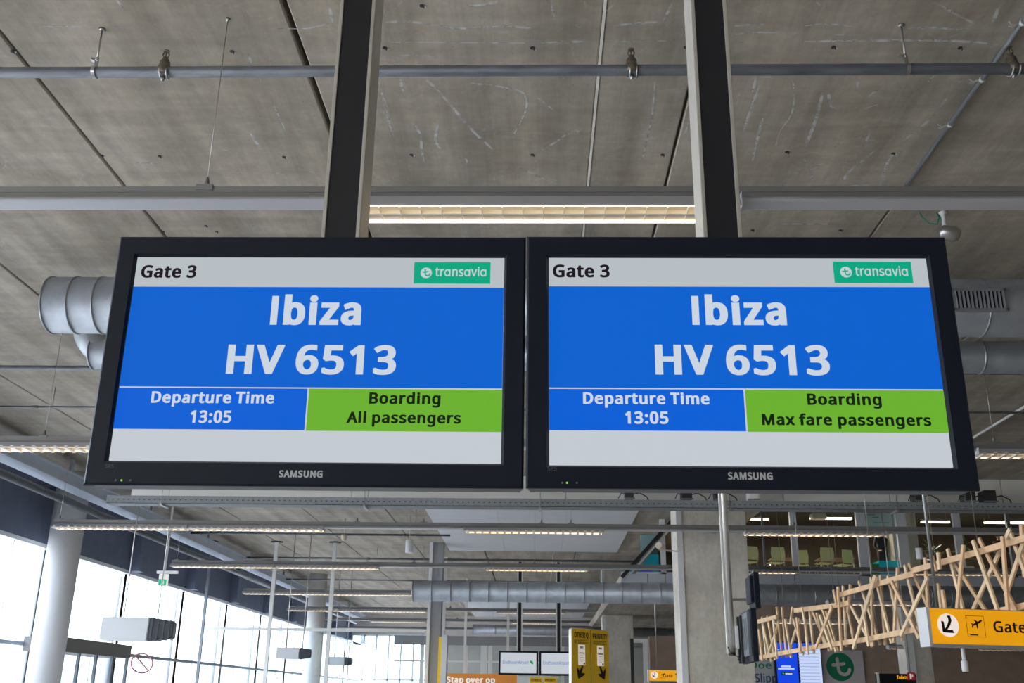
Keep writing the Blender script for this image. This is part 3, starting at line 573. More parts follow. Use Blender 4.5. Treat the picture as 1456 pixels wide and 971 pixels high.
TR = display(.530, 2.528, .849, .41, .53, -.16, 'right gate display reading Ibiza, boarding max fare passengers',
    [(749.5, 336.8), (1343.5, 336.4), (1395.3, 697), (747.6, 693.8)],
    dict(head=[(900, 407.8), (1200, 407.6)], line=[(800, 551.6), (1300, 554.6)], base=[(800, 612), (1040, 612.8)], split=[(1058.6, 554), (1061.6, 613)]),
    [('Gate 3', 786.2, 866.8, 376.4, 394.4, 'ink', .032), ('Ibiza', 983.7, 1117.5, 421, 462.2, 'text', .036), ('HV 6513', 931.5, 1179, 490.5, 533, 'text', .030),
     ('Departure Time', 829, 1008.6, 558.2, 574.7, 'text', .030), ('13:05', 888.5, 950.3, 585, 602.5, 'text', .032),
     ('Boarding', 1147.7, 1253, 559.8, 576, 'inkg', .030), ('Max fare passengers', 1083.3, 1323.6, 589, 605, 'inkg', .030)],
    dict(box=((1185.3, 372), (1296.8, 402.6)), c=(1202.8, 387), t=(1215.5, 1290.5, 378.6, 392)),
    [(799.5, 686.4), (806.3, 686.4), (820.4, 686.4)], (1035, 1098.5, 671.4, 682), (778.5, 791.5, 663.5, 669))

# posts that carry them: black core between two aluminium side profiles
def post(pxl, pxr, label):
    Y0, D = 2.74, .14
    a, b_ = W(pxl, 335, Y=Y0).x, W(pxr, 335, Y=Y0).x
    T = thing('display_post', label, 'post', ((a+b_)/2, Y0+D/2, 2.1), 'black and aluminium posts of the gate displays')
    tk = .0115; z0, z1 = 2.42, ZC
    MB().bb((a+tk, Y0+.004, z0), (b_-tk, Y0+D-.004, z1)).build('core', m_blackpost, T)
    MB().bb((a, Y0, z0), (a+tk, Y0+D, z1)).build('side_profile', m_alu, T, .0015)
    MB().bb((b_-tk, Y0, z0), (b_, Y0+D, z1)).build('side_profile', m_alu, T, .0015)
    # wall plate and bracket behind the display
    MB().bb((a-.06, 2.66, 2.44), (b_+.06, Y0, 2.66)).build('bracket_plate', m_dark, T, .004)
    MB().bb((a-.08, Y0-.05, ZC-.012), (b_+.08, Y0+D+.05, ZC)).build('ceiling_plate', m_dark, T)
post(456.2, 511, 'left black and aluminium ceiling post of the gate displays')
post(1000.6, 1055.6, 'right black and aluminium ceiling post of the gate displays')

# ------------------------------------------------------------------ pipes under the ceiling
def xpipe(Y, py, d, label, x0, x1, couplings=(), m=None, name='sprinkler_pipe', cat='pipe'):
    zc = W(728, py, Y=Y).z
    T = thing(name, label, cat, ((x0+x1)/2, Y, zc))
    b = MB(); b.tube((x0, Y, zc), (x1, Y, zc), d/2, 20); b.build('pipe', m or m_galv, T)
    for x in couplings:
        MB().tube((x+.3, Y, zc), (x+.3, Y, ZC), .01, 6).build('hanger_rod', m_steel, T)
        MB().lathe((x-.06, Y, zc), (x+.06, Y, zc), [(0, d*.5), (.05, d*.62), (.95, d*.62), (1, d*.5)], 16).build('coupling', m_galv, T)
    return T, zc
P1, zp1 = xpipe(6.62, 100.5, .086, 'thick grey steel sprinkler pipe crossing above both displays', -11.5, 21.5)
def rod_hanger(px, py_top, Y, zp, d, label):
    p = W(px, py_top, Z=ZC); x = W(px, 96, Y=Y).x
    x = p.x
    T = thing('pipe_hanger', label, 'hanger', (x, Y, zp), 'rod hangers of the front sprinkler pipe')
    b = MB(); b.tube((x, Y, zp+d/2+.05), (x, Y, ZC), .008, 8); b.lathe((x, Y, ZC-.02), (x, Y, ZC), [(0, .02), (1, .03)], 6); b.build('rod', m_steel, T)
    b = MB()
    pts = [(x, Y+(d/2+.004)*cos(t), zp+(d/2+.004)*sin(t)) for t in [2*pi*i/20 for i in range(21)]]
    for i in range(20): b.bar(pts[i], pts[i+1], .028, .004, (1, 0, 0)) if False else b.box((Vector(pts[i])+Vector(pts[i+1]))/2, (.028, .018, .004), (2*pi*(i+.5)/20+pi/2, 0, 0))
    b.build('clamp_ring', m_steel, T)
    b = MB(); b.bb((x-.014, Y-.006, zp+d/2), (x+.014, Y+.006, zp+d/2+.08)); b.box((x-.03, Y, zp+d/2+.07), (.03, .03, .02), (0, .3, .3))
    b.lathe((x, Y, zp+d/2+.06), (x, Y, zp+d/2+.085), [(0, .016), (1, .016)], 6); b.build('swivel_clip', m_steel, T)
rod_hanger(145, 40, 6.62, zp1, .086, 'thin rod hanger at the left end of the front sprinkler pipe')
rod_hanger(1281, 36, 6.62, zp1, .086, 'thin rod hanger near the right end of the front sprinkler pipe')
def sprinkler(px, Y, zp, up, label, tilt=0):
    x = W(px, 100, Y=Y).x; d = .086
    T = thing('sprinkler', label, 'sprinkler', (x, Y, zp), 'brass sprinkler heads on the front pipe')
    b = MB(); b.lathe((x, Y, zp-.03), (x, Y, zp+.13), [(0, .052), (.35, .056), (.5, .044), (.75, .040), (.82, .030), (1, .020)], 14); b.build('saddle', m_brass, T)
    b = MB(); z = zp+.13
    for s in (-1, 1): b.path([(x+s*.016, Y, z), (x+s*.026, Y, z+.025), (x+s*.012, Y, z+.055)], .005, 6)
    b.lathe((x, Y, z+.052), (x, Y, z+.060), [(0, .024), (1, .026)], 12); b.tube((x, Y, z), (x, Y, z+.055), .006, 6); b.build('sprinkler_frame', m_brass, T)
    b = MB()
    pts = [(x+(.012 if i < 9 else .0), Y-.052*cos(t), zp-.056*sin(t)) for i, t in enumerate([pi*k/12 for k in range(13)])]
    for s in (-.026, .026): b.path([(p[0]+s, p[1], p[2]) for p in pts], .007, 6)
    b.lathe((x, Y, zp-.085), (x, Y, zp-.045), [(0, .008), (.4, .014), (1, .018)], 8); b.build('u_bolt', m_steel, T)
sprinkler(233, 6.62, zp1, 1, 'brass sprinkler head on the front pipe, left of the left post')
sprinkler(898, 6.62, zp1, 1, 'brass sprinkler head on the front pipe, between the two posts')
sprinkler(1440, 6.62, zp1, 1, 'brass sprinkler head at the right edge on the front pipe')

xpipe(14.1, 526, .07, 'grey sprinkler pipe seen just below the round ducts', -11.3, 21, (-9.2, 9.5))
xpipe(16.4, 582.5, .04, 'thin grey pipe, second one behind the round ducts', -11.3, 21, (-8.6, 9.2))
xpipe(22.5, 694, .05, 'thin grey pipe right under the lower edge of the displays', -11.3, 21, (0, 8))
xpipe(30.0, 762, .06, 'grey sprinkler pipe ending at the big white ceiling panel', -10.5, W(640, 765, Y=30).x, (-4,))
xpipe(35.8, 796.5, .07, 'grey sprinkler pipe above the thick far duct', -10.5, 3.5, (-6, -1.5))
xpipe(42.0, 827, .06, 'farthest grey sprinkler pipe beside the far duct end', -10.5, 4, (-5, 1))

# conduits along the ceiling joints
def ypipe(X, z, y0, y1, r, label, ties=(), mm=None):
    T = thing('conduit', label, 'conduit', (X, (y0+y1)/2, z))
    MB().tube((X, y0, z), (X, y1, z), r, 12).build('tube', mm or m_galv, T)
    for y in ties:
        b = MB(); b.lathe((X, y-.012, z), (X, y+.012, z), [(0, r*1.25), (1, r*1.25)], 12)
        b.path([(X-r, y, z), (X-.07, y+.02, z-.01), (X-.12, y-.03, z-.015)], .004, 5); b.path([(X-r, y+.01, z), (X-.06, y+.05, z-.005), (X-.10, y+.02, z-.02)], .004, 5)
        b.build('cable_tie', m_aluw, T)
ypipe(3.655, ZC-.035, 3.5, 9.35, .021, 'grey conduit with white cable ties at the upper right', (5.6, 6.55, 7.3, 8.0, 9.2), m_duct_seam)
ypipe(8.35, ZC-.06, 10, 24, .022, 'pale conduit with clamps right of the right display', (12.5, 14.5, 16.5), m_aluw)
ypipe(-10.55, 5.64, 4, 60, .085, 'thick blue-grey pipe running back along the window wall')
b = MB(); b.bb((-10.62, -10, 5.93), (-10.36, 62, 6.16)); b.bb((-10.70, -10, 5.90), (-10.28, 62, 5.93)); b.bb((-10.70, -10, 6.16), (-10.28, 62, 6.19)); [b.bb((-10.52, y_, 6.19), (-10.46, y_+.1, ZC)) for y_ in range(-8, 62, 5)]
b.build('steel_beam', m_blue, None, label='blue-grey steel beam running back above the window wall', cat='beam')

# ------------------------------------------------------------------ light rails with fluorescent fittings
RW = .07
def rail(Y, py_top, x0, x1, label, fits, groupn, hang=(), joint=None):
    zt = W(760, py_top, Y=Y).z
    T = thing('light_rail', label, 'light rail', ((x0+x1)/2, Y, zt), 'grey suspended light rails')
    b = MB(); b.prism([(-RW/2, 0), (RW/2, 0), (RW/2, -.045), (-RW/2, -.045)], Matrix(((0, 1, 0, x0), (1, 0, 0, Y), (0, 0, 1, zt), (0, 0, 0, 1))), x1-x0)
    b.bb((x0, Y-.028, zt-.055), (x1, Y+.028, zt-.045)); b.build('carrier', m_rail, T)
    b = MB(); b.prism([(-.036, -.055), (.036, -.055), (.045, -.098), (-.045, -.098)], Matrix(((0, 1, 0, x0), (1, 0, 0, Y), (0, 0, 1, zt), (0, 0, 0, 1))), x1-x0); b.build('lower_channel', m_rail, T)
    # blank covers where no fitting hangs
    spans = sorted(fits); cur = x0
    for a, c_ in spans+[(x1, x1)]:
        if a-cur > .1:
            MB().prism([(-.06, -.098), (.06, -.098), (.085, -.128), (.06, -.135), (-.06, -.135), (-.085, -.128)],
                       Matrix(((0, 1, 0, cur), (1, 0, 0, Y), (0, 0, 1, zt), (0, 0, 0, 1))), a-cur).build('blank_cover', m_rail2, T)
        cur = max(cur, c_)
    for hx in hang:
        h = MB(); h.tube((hx, Y, zt), (hx, Y, ZC), .0035, 6); h.lathe((hx, Y, ZC-.03), (hx, Y, ZC), [(0, .008), (.5, .012), (1, .02)], 8)
        h.build('hanger_wire', m_steel, T)
        h = MB(); h.bb((hx-.06, Y-.045, zt-.03), (hx+.06, Y+.045, zt+.014)); h.lathe((hx, Y, zt+.01), (hx, Y, zt+.09), [(0, .022), (.4, .02), (1, .008)], 8)
        h.build('hanger_clip', m_rail, T)
    return zt
def fitting(x0, x1, Y, zt, label, nblade, group, fine=False):
    T = thing('fluorescent_fitting', label, 'light fitting', ((x0+x1)/2, Y, zt-.1), group)
    w, z0, z1 = .145, zt-.098, zt-(.208 if fine else .185)
    Mx = Matrix(((0, 1, 0, x0), (1, 0, 0, Y), (0, 0, 1, 0), (0, 0, 0, 1)))
    b = MB(); b.prism([(-.07, z0), (.07, z0), (w, z1+.012), (w, z1), (w-.006, z1), (w-.008, z1+.010), (.064, z0-.006), (-.064, z0-.006), (-w+.008, z1+.010), (-w+.006, z1), (-w, z1), (-w, z1+.012)], Mx, x1-x0)
    b.bb((x0-.004, Y-w, z1), (x0, Y+w, z0)); b.bb((x1, Y-w, z1), (x1+.004, Y+w, z0)); b.build('housing', m_rail2, T)
    for s in (-1, 1):
        MB().tube((x0+.03, Y+s*.126, z1+.009), (x1-.03, Y+s*.126, z1+.009), .008, 8).build('fluorescent_tube', m_tube if fine else m_tube2, T)
        b = MB(); b.add([(x0+.01, Y+s*(w-.045), z1+.045), (x1-.01, Y+s*(w-.045), z1+.045), (x1-.01, Y+s*.02, z1+.075), (x0+.01, Y+s*.02, z1+.075)], [(0, 1, 2, 3)])
        b.build('side_reflector', m_refl, T)
    MB().bb((x0, Y-.012, z1), (x1, Y+.012, z1+.03)).build('centre_reflector', m_refl, T)
    if fine:
        bm_ = MB(); bm_.add([(0, -w+.034, 0), (0, -.012, 0), (0, -.012, .04), (0, -.06, .026), (0, -w+.034, .034)], [(0, 1, 2, 3, 4)])
        bm_.add([(0, w-.034, 0), (0, .012, 0), (0, .012, .04), (0, .06, .026), (0, w-.034, .034)], [(0, 1, 2, 3, 4)])
        for s_ in (-1, 1): bm_.box((0, s_*.062, .012), (.005, .096, .024))
        me = bm_.mesh('louvre_blade', m_blade)
        for i in range(nblade):
            o = link(me, 'louvre_blade', T); o.location = (x0+(i+.5)*(x1-x0)/nblade, Y, z1+.001)
    else:
        b = MB()
        for i in range(nblade):
            x = x0+(i+.5)*(x1-x0)/nblade; b.bb((x-.022, Y-w+.002, z1-.010), (x+.022, Y+w-.002, z1+.03))
        b.build('louvre', m_blade, T, kind='stuff')

rows = [  # Y, y of rail top in the photo, start px, end px, lit spans in px, ordinal, hanger px
    (6.50, 268, None, None, [(472, 1048)], 'front', [292]),
    (13.70, 625.5, None, None, [(-60, 138), (1385, 1600)], 'second', [60, 1415]),
    (20.90, 744.5, 75, None, [(75, 267), (268, 460), (660, 858), (1058, 1257)], 'third', [82, 507, 602, 770, 812, 1130]),
    (28.10, 801.5, 243, None, [(243, 390), (391, 538), (690, 836), (1070, 1136), (1288, 1440)], 'fourth', [250, 588, 760, 1395]),
    (35.30, 841, 345, 965, [(345, 467), (468, 590), (700, 818)], 'fifth', [352, 600, 760]),
    (42.50, 865.5, 408, 965, [(408, 506), (507, 605), (706, 804), (904, 964)], 'sixth', [414, 640, 840]),
    (49.70, 881, 455, 965, [(525, 605), (726, 792), (884, 966)], 'seventh', [460, 650]),
    (56.90, 893, 480, 965, [(560, 620), (740, 790), (902, 948)], 'eighth', [490, 700]),
]
pos_words = ['leftmost', 'second from left', 'third from left', 'fourth from left', 'fifth from left']
for Y, py, p0, p1, lits, word, hang in rows:
    def XX(px): return W(px, py+12, Y=Y).x
    x0 = XX(p0) if p0 is not None else -10.3
    x1 = XX(p1) if p1 is not None else 21.0
    spans = [(XX(a), XX(b_)) for a, b_ in lits]
    spans = [(max(a, x0), b_) for a, b_ in spans]
    zt = rail(Y, py, x0, x1, 'grey suspended light rail, %s row counted from the displays backwards' % word, spans, None, [XX(h) for h in hang])
    for i, (a, b_) in enumerate(spans):
        if word == 'front': lb = 'nearest lit fluorescent fitting with louvre blades, seen between the posts'
        else: lb = 'lit fluorescent fitting, %s on the %s light rail back' % (pos_words[i] if len(spans) > 1 else 'the only one', word)
        fitting(a, b_, Y, zt, lb, int(round((b_-a)/(.142 if word == 'front' else .15))), 'lit fluorescent fittings', word == 'front')
# lit fittings under the upper floor
for a, b_, py, Y, lb in [(1176, 1300, 854, 24.0, 'lit fitting hanging between the wooden laths, upper one'), (1100, 1204, 880, 22.6, 'lit fitting low behind the left part of the wooden laths'),
                         (1262, 1293, 918, 30.5, 'short lit fitting below the wooden laths, left of the gate sign'), (1394, 1520, 920, 30.5, 'lit fitting right below the big yellow gate sign')]:
    p, q = W(a, py, Y=Y), W(b_, py, Y=Y)
    fitting(p.x, q.x, Y, p.z+.1, lb, int((q.x-p.x)/.15), 'lit fluorescent fittings')
    T = [o for o in bpy.data.objects if o.get('label') == lb][0]
    b = MB(); b.bb((p.x, Y-.05, p.z), (q.x, Y+.05, p.z+.03))
    for s in (.15, .85): b.tube((p.x+(q.x-p.x)*s, Y, p.z), (p.x+(q.x-p.x)*s, Y, ZC if Y < 24.5 else 4.3), .006, 6)
    b.build('mounting_bar', m_rail, T)

# ------------------------------------------------------------------ ducts
def duct(p0, p1, r, seams, label, band=.012, mat_=None, endcap=True, bands=None):
    p0, p1 = Vector(p0), Vector(p1)
    T = thing('air_duct', label, 'duct', (p0+p1)/2)
    b = MB(); b.lathe(p0, p1, [(0, r), (1, r)], 40, caps=True); b.build('duct_body', mat_ or m_duct, T)
    L = (p1-p0).length
    b = MB().lathe(Vector((0, 0, 0)), Vector((band*2, 0, 0)), [(0, r), (.25, r+.011), (.75, r+.011), (1, r)], 40, caps=False); me = b.mesh('seam', m_duct_seam)
    n = 0; x = .0
    for s in seams:
        o = link(me, 'seam_ring', T); o.location = (p0.x+s, p0.y, p0.z)
    return T
yD = 11.0
pl = W(72, 435, Y=yD); zD = W(100, 434, Y=yD).z
duct((pl.x+.02, yD, zD), (21, yD, zD), .335, [.003, .30, .60, .90] + [1.2+.6*k for k in range(20) if not (13.0 < 1.2+.6*k < 13.2)] + [13.25+.45*k for k in range(8)], 'wide galvanised round duct crossing behind both displays')
yE = 12.2; zE = W(1420, 508, Y=yE).z
duct((W(133, 500, Y=yE).x, yE, zE), (21, yE, zE), .205, [.003, .25] + [.8+.55*k for k in range(34)], 'narrower galvanised duct just under and behind the wide one')
# elbow on its left end
T = thing('duct_elbow', 'bent galvanised duct end below the wide duct, left of the display', 'duct', (W(135, 500, Y=yE).x, yE, zE))
ex = W(133, 500, Y=yE).x
b = MB(); b.path([(ex+.30-.42*sin(t), yE+.0, zE+.42-.42*cos(t)) for t in [pi/2*k/8 for k in range(9)]][::1], .19, 24); b.build('elbow_body', m_duct, T)
# supply grille on the wide duct (right side)
gx0, gx1 = W(1352, 430, Y=yD-.3).x, W(1430, 430, Y=yD-.3).x
gz = W(1390, 428, Y=yD-.3).z
T = thing('air_grille', 'dark slotted air grille on the wide duct at right', 'air grille', ((gx0+gx1)/2, yD-.34, gz))
ang = R_(0)
b = MB(); h = .27; yf = yD-.345
for (a, c_, z0, z1) in ((gx0, gx1, gz+h/2-.03, gz+h/2), (gx0, gx1, gz-h/2, gz-h/2+.03), (gx0, gx0+.03, gz-h/2, gz+h/2), (gx1-.03, gx1, gz-h/2, gz+h/2)):
    b.bb((a, yf-.012, z0), (c_, yf+.05, z1))
b.build('grille_frame', m_duct, T); MB().bb((gx0+.01, yf+.006, gz-h/2+.01), (gx1-.01, yf+.012, gz+h/2-.01)).build('grille_backing', m_top, T)
me = MB().box((0, 0, 0), (.006, .03, h-.06), (0, 0, .5)).mesh('slat', m_duct)
for i in range(13):
    o = link(me, 'slat', T); o.location = (gx0+.04+i*(gx1-gx0-.08)/12, yf-.008, gz)
# far duct
yF = 27.4; zF = W(780, 842, Y=yF).z
duct((W(587, 842, Y=yF).x, yF, zF), (21, yF, zF), .27, [.003] + [.5+.5*k for k in range(48)], 'long far duct crossing the hall below the upper floor')
# far ducts deeper in the hall
zG = W(760, 896, Y=47).z
duct((W(672, 896, Y=47).x, 47, zG), (6.0, 47, zG), .22, [.003, 1, 2, 3, 4], 'farthest duct, small behind the far displays')

# ------------------------------------------------------------------ steel band (flat duct) and cable tray under the displays
yb = 17.9; z0b, z1b = W(700, 709, Y=yb).z, W(700, 696, Y=yb).z
T = thing('flat_duct', 'flat pale metal band directly below the two displays', 'duct', (0, yb, z0b))
for i in range(7):
    a = W(186, 700, Y=yb).x if i == 0 else -6.2+(i)*3.83-1.0
    c_ = -6.2+(i+1)*3.83-1.0
    MB().bb((a+.008, yb, z0b), (c_-.008, yb+.12, z1b+.25)).build('panel', m_band, T, .006)
for hx in (-6, -1, 4, 9, 14, 19): MB().bb((hx-.03, yb+.03, z1b+.2), (hx+.03, yb+.09, ZC)).build('hanger', m_steel, T)
yt = 17.3; zt0 = W(700, 722, Y=yt).z; zt1 = W(700, 711, Y=yt).z
xt0 = W(156, 716, Y=yt).x
T = thing('cable_tray', 'perforated grey cable tray crossing the hall below the displays', 'cable tray', (2, yt, zt0))
b = MB(); b.bb((xt0, yt-.15, zt0), (21, yt+.15, zt0+.008)); b.bb((xt0, yt-.15, zt0), (21, yt-.142, zt1)); b.bb((xt0, yt+.142, zt0), (21, yt+.15, zt1)); b.build('tray', m_tray, T)
b = MB(); x = xt0+.1
while x < 12:
    b.bb((x, yt-.153, (zt0+zt1)/2-.008), (x+.030, yt-.149, (zt0+zt1)/2+.008)); x += .09
b.build('slots', m_groove, T, kind='stuff')
for hx in (-6.5, -3, 0, 3.2, 6, 9, 12, 15, 18, 20.5):
    b = MB(); b.tube((hx, yt-.16, zt0), (hx, yt-.16, ZC), .006, 6); b.tube((hx, yt+.16, zt0), (hx, yt+.16, ZC), .006, 6); b.bb((hx-.02, yt-.18, zt0-.03), (hx+.02, yt+.18, zt0)); b.build('hanger', m_steel, T)
jn = ['first from left, below the right display', 'second from left, beside the column strip', 'just left of the silver pole', 'pale one right of the silver pole', 'beside the rod of the gate sign', 'second from the right edge', 'nearest to the right edge']
for (px, w_, mm), nm in zip([(894, .14, m_dark), (975, .17, m_dark), (1020, .12, m_dark), (1069, .16, m_aluw), (1303, .16, m_dark), (1374, .17, m_dark), (1402, .20, m_dark)], jn):
    x = W(px, 705, Y=yt).x
    T = thing('junction_box', 'small junction box on the cable tray, %s' % nm, 'junction box', (x, yt, zt1), 'junction boxes on the cable tray')
    MB().bb((x-w_/2, yt-.17, zt1+.002), (x+w_/2, yt+.10, zt1+.21)).build('box', mm, T, .008)
    MB().bb((x-w_/2-.02, yt-.178, zt1+.004), (x+w_/2+.02, yt-.17, zt1+.03)).build('clip', m_rail, T)
    if mm is m_dark:
        MB().path([(x+w_/2, yt-.12, zt1+.10), (x+w_/2+.10, yt-.14, zt1+.12), (x+w_/2+.22, yt-.15, zt1+.05), (x+w_/2+.26, yt-.12, zt1-.02)], .010, 6).build('cable', m_cable, T)
        MB().path([(x-w_/2, yt-.12, zt1+.10), (x-w_/2-.07, yt-.14, zt1+.11), (x-w_/2-.12, yt-.15, zt1+.02)], .008, 6).build('cable', m_cable, T)

# ------------------------------------------------------------------ white acoustic panels under the ceiling
def acoustic(c4, label, rows_=2, cols=3):
    (a, b_, c_, d) = [W(px, py, Z=ZC-.05) for px, py in c4]
    x0, x1 = (a.x+d.x)/2, (b_.x+c_.x)/2; y0, y1 = (a.y+b_.y)/2, (c_.y+d.y)/2
    T = thing('acoustic_panel', label, 'ceiling panel', ((x0+x1)/2, (y0+y1)/2, ZC-.05), 'white acoustic panels')
    for i in range(cols):
        for j in range(rows_):
            MB().bb((x0+(x1-x0)*i/cols+.004, y0+(y1-y0)*j/rows_+.004, ZC-.05), (x0+(x1-x0)*(i+1)/cols-.004, y0+(y1-y0)*(j+1)/rows_-.004, ZC-.002)).build('tile', m_acou, T)
acoustic([(604, 724), (909, 726), (877, 785), (640, 783)], 'large white ceiling panel seen directly below the displays')
acoustic([(661, 855), (838, 857), (826, 884), (676, 881)], 'smaller far white ceiling panel beyond the thick duct')

# small things under the ceiling
p = W(1340, 302, Z=ZC)
T = thing('ceiling_camera', 'grey dome camera with green cable above the right display corner', 'camera', p)
s = (ZC-W(1342, 330, Y=p.y).z)
MB().lathe(p, p+Vector((0, 0, -s*.75)), [(0, .045), (.1, .045), (.15, .022), (1, .022)], 12).build('stem', m_white, T)
b = MB(); q = p+Vector((.03, 0, -s*1.05)); b.lathe(q+Vector((-.10, 0, .03)), q+Vector((.12, 0, -.03)), [(0, .03), (.15, .07), (.7, .085), (.95, .06), (1, .02)], 16); b.build('camera_body', m_steel, T)
MB().path([p+Vector((-.24, 0, 0)), p+Vector((-.22, 0, -.06)), p+Vector((-.15, 0, -.13)), p+Vector((-.07, 0, -.14)), p+Vector((-.04, 0, -.06)), p+Vector((-.06, 0, 0)), p+Vector((-.02, 0, -.08)), p+Vector((.0, 0, -s*.8))], .007, 6).build('green_cable', m_gcable, T)
def pendant(px, top, bot, Y, w, name, label, mm, cone=False):
    a, b_ = W(px, top, Y=Y), W(px, bot, Y=Y)
    T = thing(name, label, 'loudspeaker' if not cone else 'detector', b_)
    MB().lathe(b_, Vector((b_.x, Y, a.z)), [(0, w*.25), (.25, w*.42), (.8, w*.5), (1, w*.5)] if cone else [(0, w/2*.92), (.04, w/2), (.96, w/2), (1, w/2*.9)], 18).build('body', mm, T)
    MB().tube((b_.x, Y, a.z), (b_.x, Y, ZC if px < 1000 else 8.6), .012, 6).build('stem', m_steel, T)
pendant(581.5, 768, 786, 29.0, .22, 'hanging_loudspeaker', 'white cylindrical loudspeaker hanging left of the big white ceiling panel', m_white)
pendant(489, 760, 769, 29.6, .18, 'smoke_detector', 'cream cone-shaped detector under the far pipe, left of the centre', mat('cream', (.60, .52, .38), .5), True)
pendant(1308, 779, 795, 22.0, .14, 'hanging_loudspeaker', 'white cylindrical loudspeaker hanging before the upper floor glazing', m_white)

# ------------------------------------------------------------------ left side: round columns, vestibule, heaters, exit sign
for (px, py, Y, r, lb) in [(80, 850, 23.6, .37, 'thick round pale column in front of the window wall'), (445, 930, 44.0, .37, 'far round pale column before the windows')]:
    p = W(px, py, Y=Y)
    MB().lathe((p.x, Y, 0), (p.x, Y, ZC), [(0, r), (1, r)], 40).build('column', m_white, None, kind='structure', label=lb)
T = thing('entrance_vestibule', 'glazed entrance vestibule with grey-brown head beam beside the round column', 'doorway', (-11.2, 26, 0))
xv = -10.9
ya, yb_ = W(88, 915, X=xv).y, W(187, 925, X=xv).y
ztp, zbt = W(135, 911, X=xv).z, W(135, 931, X=xv).z
MB().bb((xv-.9, ya, zbt), (xv, yb_, ztp)).build('head_beam', mat('vestibule_brown', (.20, .19, .18), .6), T, .01)
for k in range(5):
    yy = ya+.1+(yb_-ya-.2)*k/4
    MB().bb((xv-.08, yy-.05, 0), (xv-.02, yy+.05, zbt)).build('frame_post', m_frame, T)
for k in range(4):
    yy = ya+.1+(yb_-ya-.2)*k/4
    MB().bb((xv-.055, yy+.05, .05), (xv-.045, yy+(yb_-ya-.2)/4-.05, zbt)).build('pane', m_glass3, T)

def heater(px, py, Y, w, label, rot=0):
    c_ = W(px, py, Y=Y); M = Matrix.Translation(c_) @ Matrix.Rotation(rot, 4, 'Z')
    T = thing('air_heater', label, 'air heater', c_, 'ceiling-hung air heaters')
    h, d = w*.33, w*.42
    prof = [(-d/2, -h/2), (d/2*.8, -h/2), (d/2, -h*.1), (d/2*.8, h/2), (-d/2*.8, h/2)]
    def seg(a, b_, s0, s1):
        vs = [M @ Vector((a, y*s0, z*s0)) for y, z in prof]+[M @ Vector((b_, y*s1, z*s1)) for y, z in prof]; n = 5
        return vs, [tuple(range(n)), tuple(range(n, 2*n))[::-1]]+[(i, (i+1) % n, (i+1) % n+n, i+n) for i in range(n)]
    b = MB(); b.add(*seg(-w*.5, w*.16, .96, 1)); b.build('casing', m_heater, T, .015)
    b = MB(); b.add(*seg(w*.165, w*.5, 1.0, .70)); b.build('intake_hood', m_heater2, T, .015)
    for k in range(4):
        b = MB(); a = w*(.20+.08*k); s0 = 1.0-.068*k; b.add(*seg(a, a+w*.02, s0, s0-.01)); b.build('rib', m_heater2, T)
    for s in (-.3, .3):
        q = M @ Vector((w*s*.8, 0, h/2*.9)); MB().tube(q, (q.x, q.y, ZC), .012 if Y < 25 else .015, 6).build('hanger_wire', m_steel, T)
heater(198, 895, 20.0, 1.32, 'pale air heater with dark ribbed end, nearest to the round column', .15)
heater(418, 929, 31.0, 1.0, 'dim air heater hanging between the two glass partition posts', .15)
heater(484, 940, 40.0, .95, 'small far air heater hanging behind the glass partition', .15)

p = W(232.5, 825, Y=22)
T = thing('exit_sign', 'small green and white emergency exit sign hanging on a white pole', 'exit sign', p)
MB().box(p, (.20, .06, .26), (0, 0, .3)).build('sign_box', m_signwhite, T, .008)
Ms = Matrix.Translation(p+Vector((-.01, -.036, 0))) @ Matrix.Rotation(.3, 4, 'Z')
flat(rect(-.075, .085, -.11, .02), Ms, m_exit, 'green_field', T)
flat([(-.03, -.10), (.0, -.05), (-.02, .0), (.02, .0), (.04, -.04), (.03, -.10), (.01, -.06), (-.01, -.10)], Ms @ Matrix.Translation((0, -.003, 0)), m_signwhite, 'running_figure', T)
MB().tube(p+Vector((0, 0, .12)), (p.x, p.y, ZC), .03, 8).build('pole', m_white, T)
MB().bb(p+Vector((-.16, -.03, .14)), p+Vector((.3, .03, .20))).build('bracket', m_white, T)

# round no-entry sticker on the window
q = W(202, 943, X=-11.72); b = MB()
T = thing('prohibition_sticker', 'faint red round prohibition sticker on the window glass', 'sticker', q)
ringp = [(q.x, q.y+.85*cos(2*pi*i/28), q.z+.27*sin(2*pi*i/28)) for i in range(29)]
b.path(ringp, .022, 6); b.path([(q.x, q.y-.58, q.z+.2), (q.x, q.y+.58, q.z-.2)], .02, 6)
b.build('ring', mat('faded_red', (.55, .22, .25), .6), T)
MB().bb((q.x-.2, q.y-.05, q.z-.04), (q.x, q.y+.05, q.z+.04)).build('holder', m_framew, T)

# glass partition in mid hall
T = thing('glass_partition', 'tall white-framed glass partition across the middle of the hall', 'partition', (-8, 34.4, 0))
yp = 34.4; zr = W(470, 895.5, Y=yp).z
xs = [W(288, 895, Y=yp).x, W(383, 895, Y=yp).x, W(468, 895, Y=yp).x, W(606, 895, Y=yp).x]
for i, x in enumerate(xs[:3]):
    w_ = (.045, .06, .065)[i]
    MB().bb((x-w_, yp-.05, 0), (x+w_, yp+.05, ZC)).build('post', m_aluw if i else m_frame, T)
    MB().lathe((x, yp, ZC-.03), (x, yp, ZC), [(0, .2), (1, .2)], 12).build('ceiling_plate', m_dark, T)
for i in range(3):
    MB().bb((xs[i]+.06, yp-.04, zr-.05), (xs[i+1]-.06, yp+.04, zr+.05)).build('top_rail', m_aluw, T)
    MB().bb((xs[i]+.06, yp-.006, 0), (xs[i+1]-.06, yp+.006, zr-.05)).build('pane', m_glass2, T)
a, c_ = W(607.5, 880, Y=34.2), W(627, 880, Y=34.2)
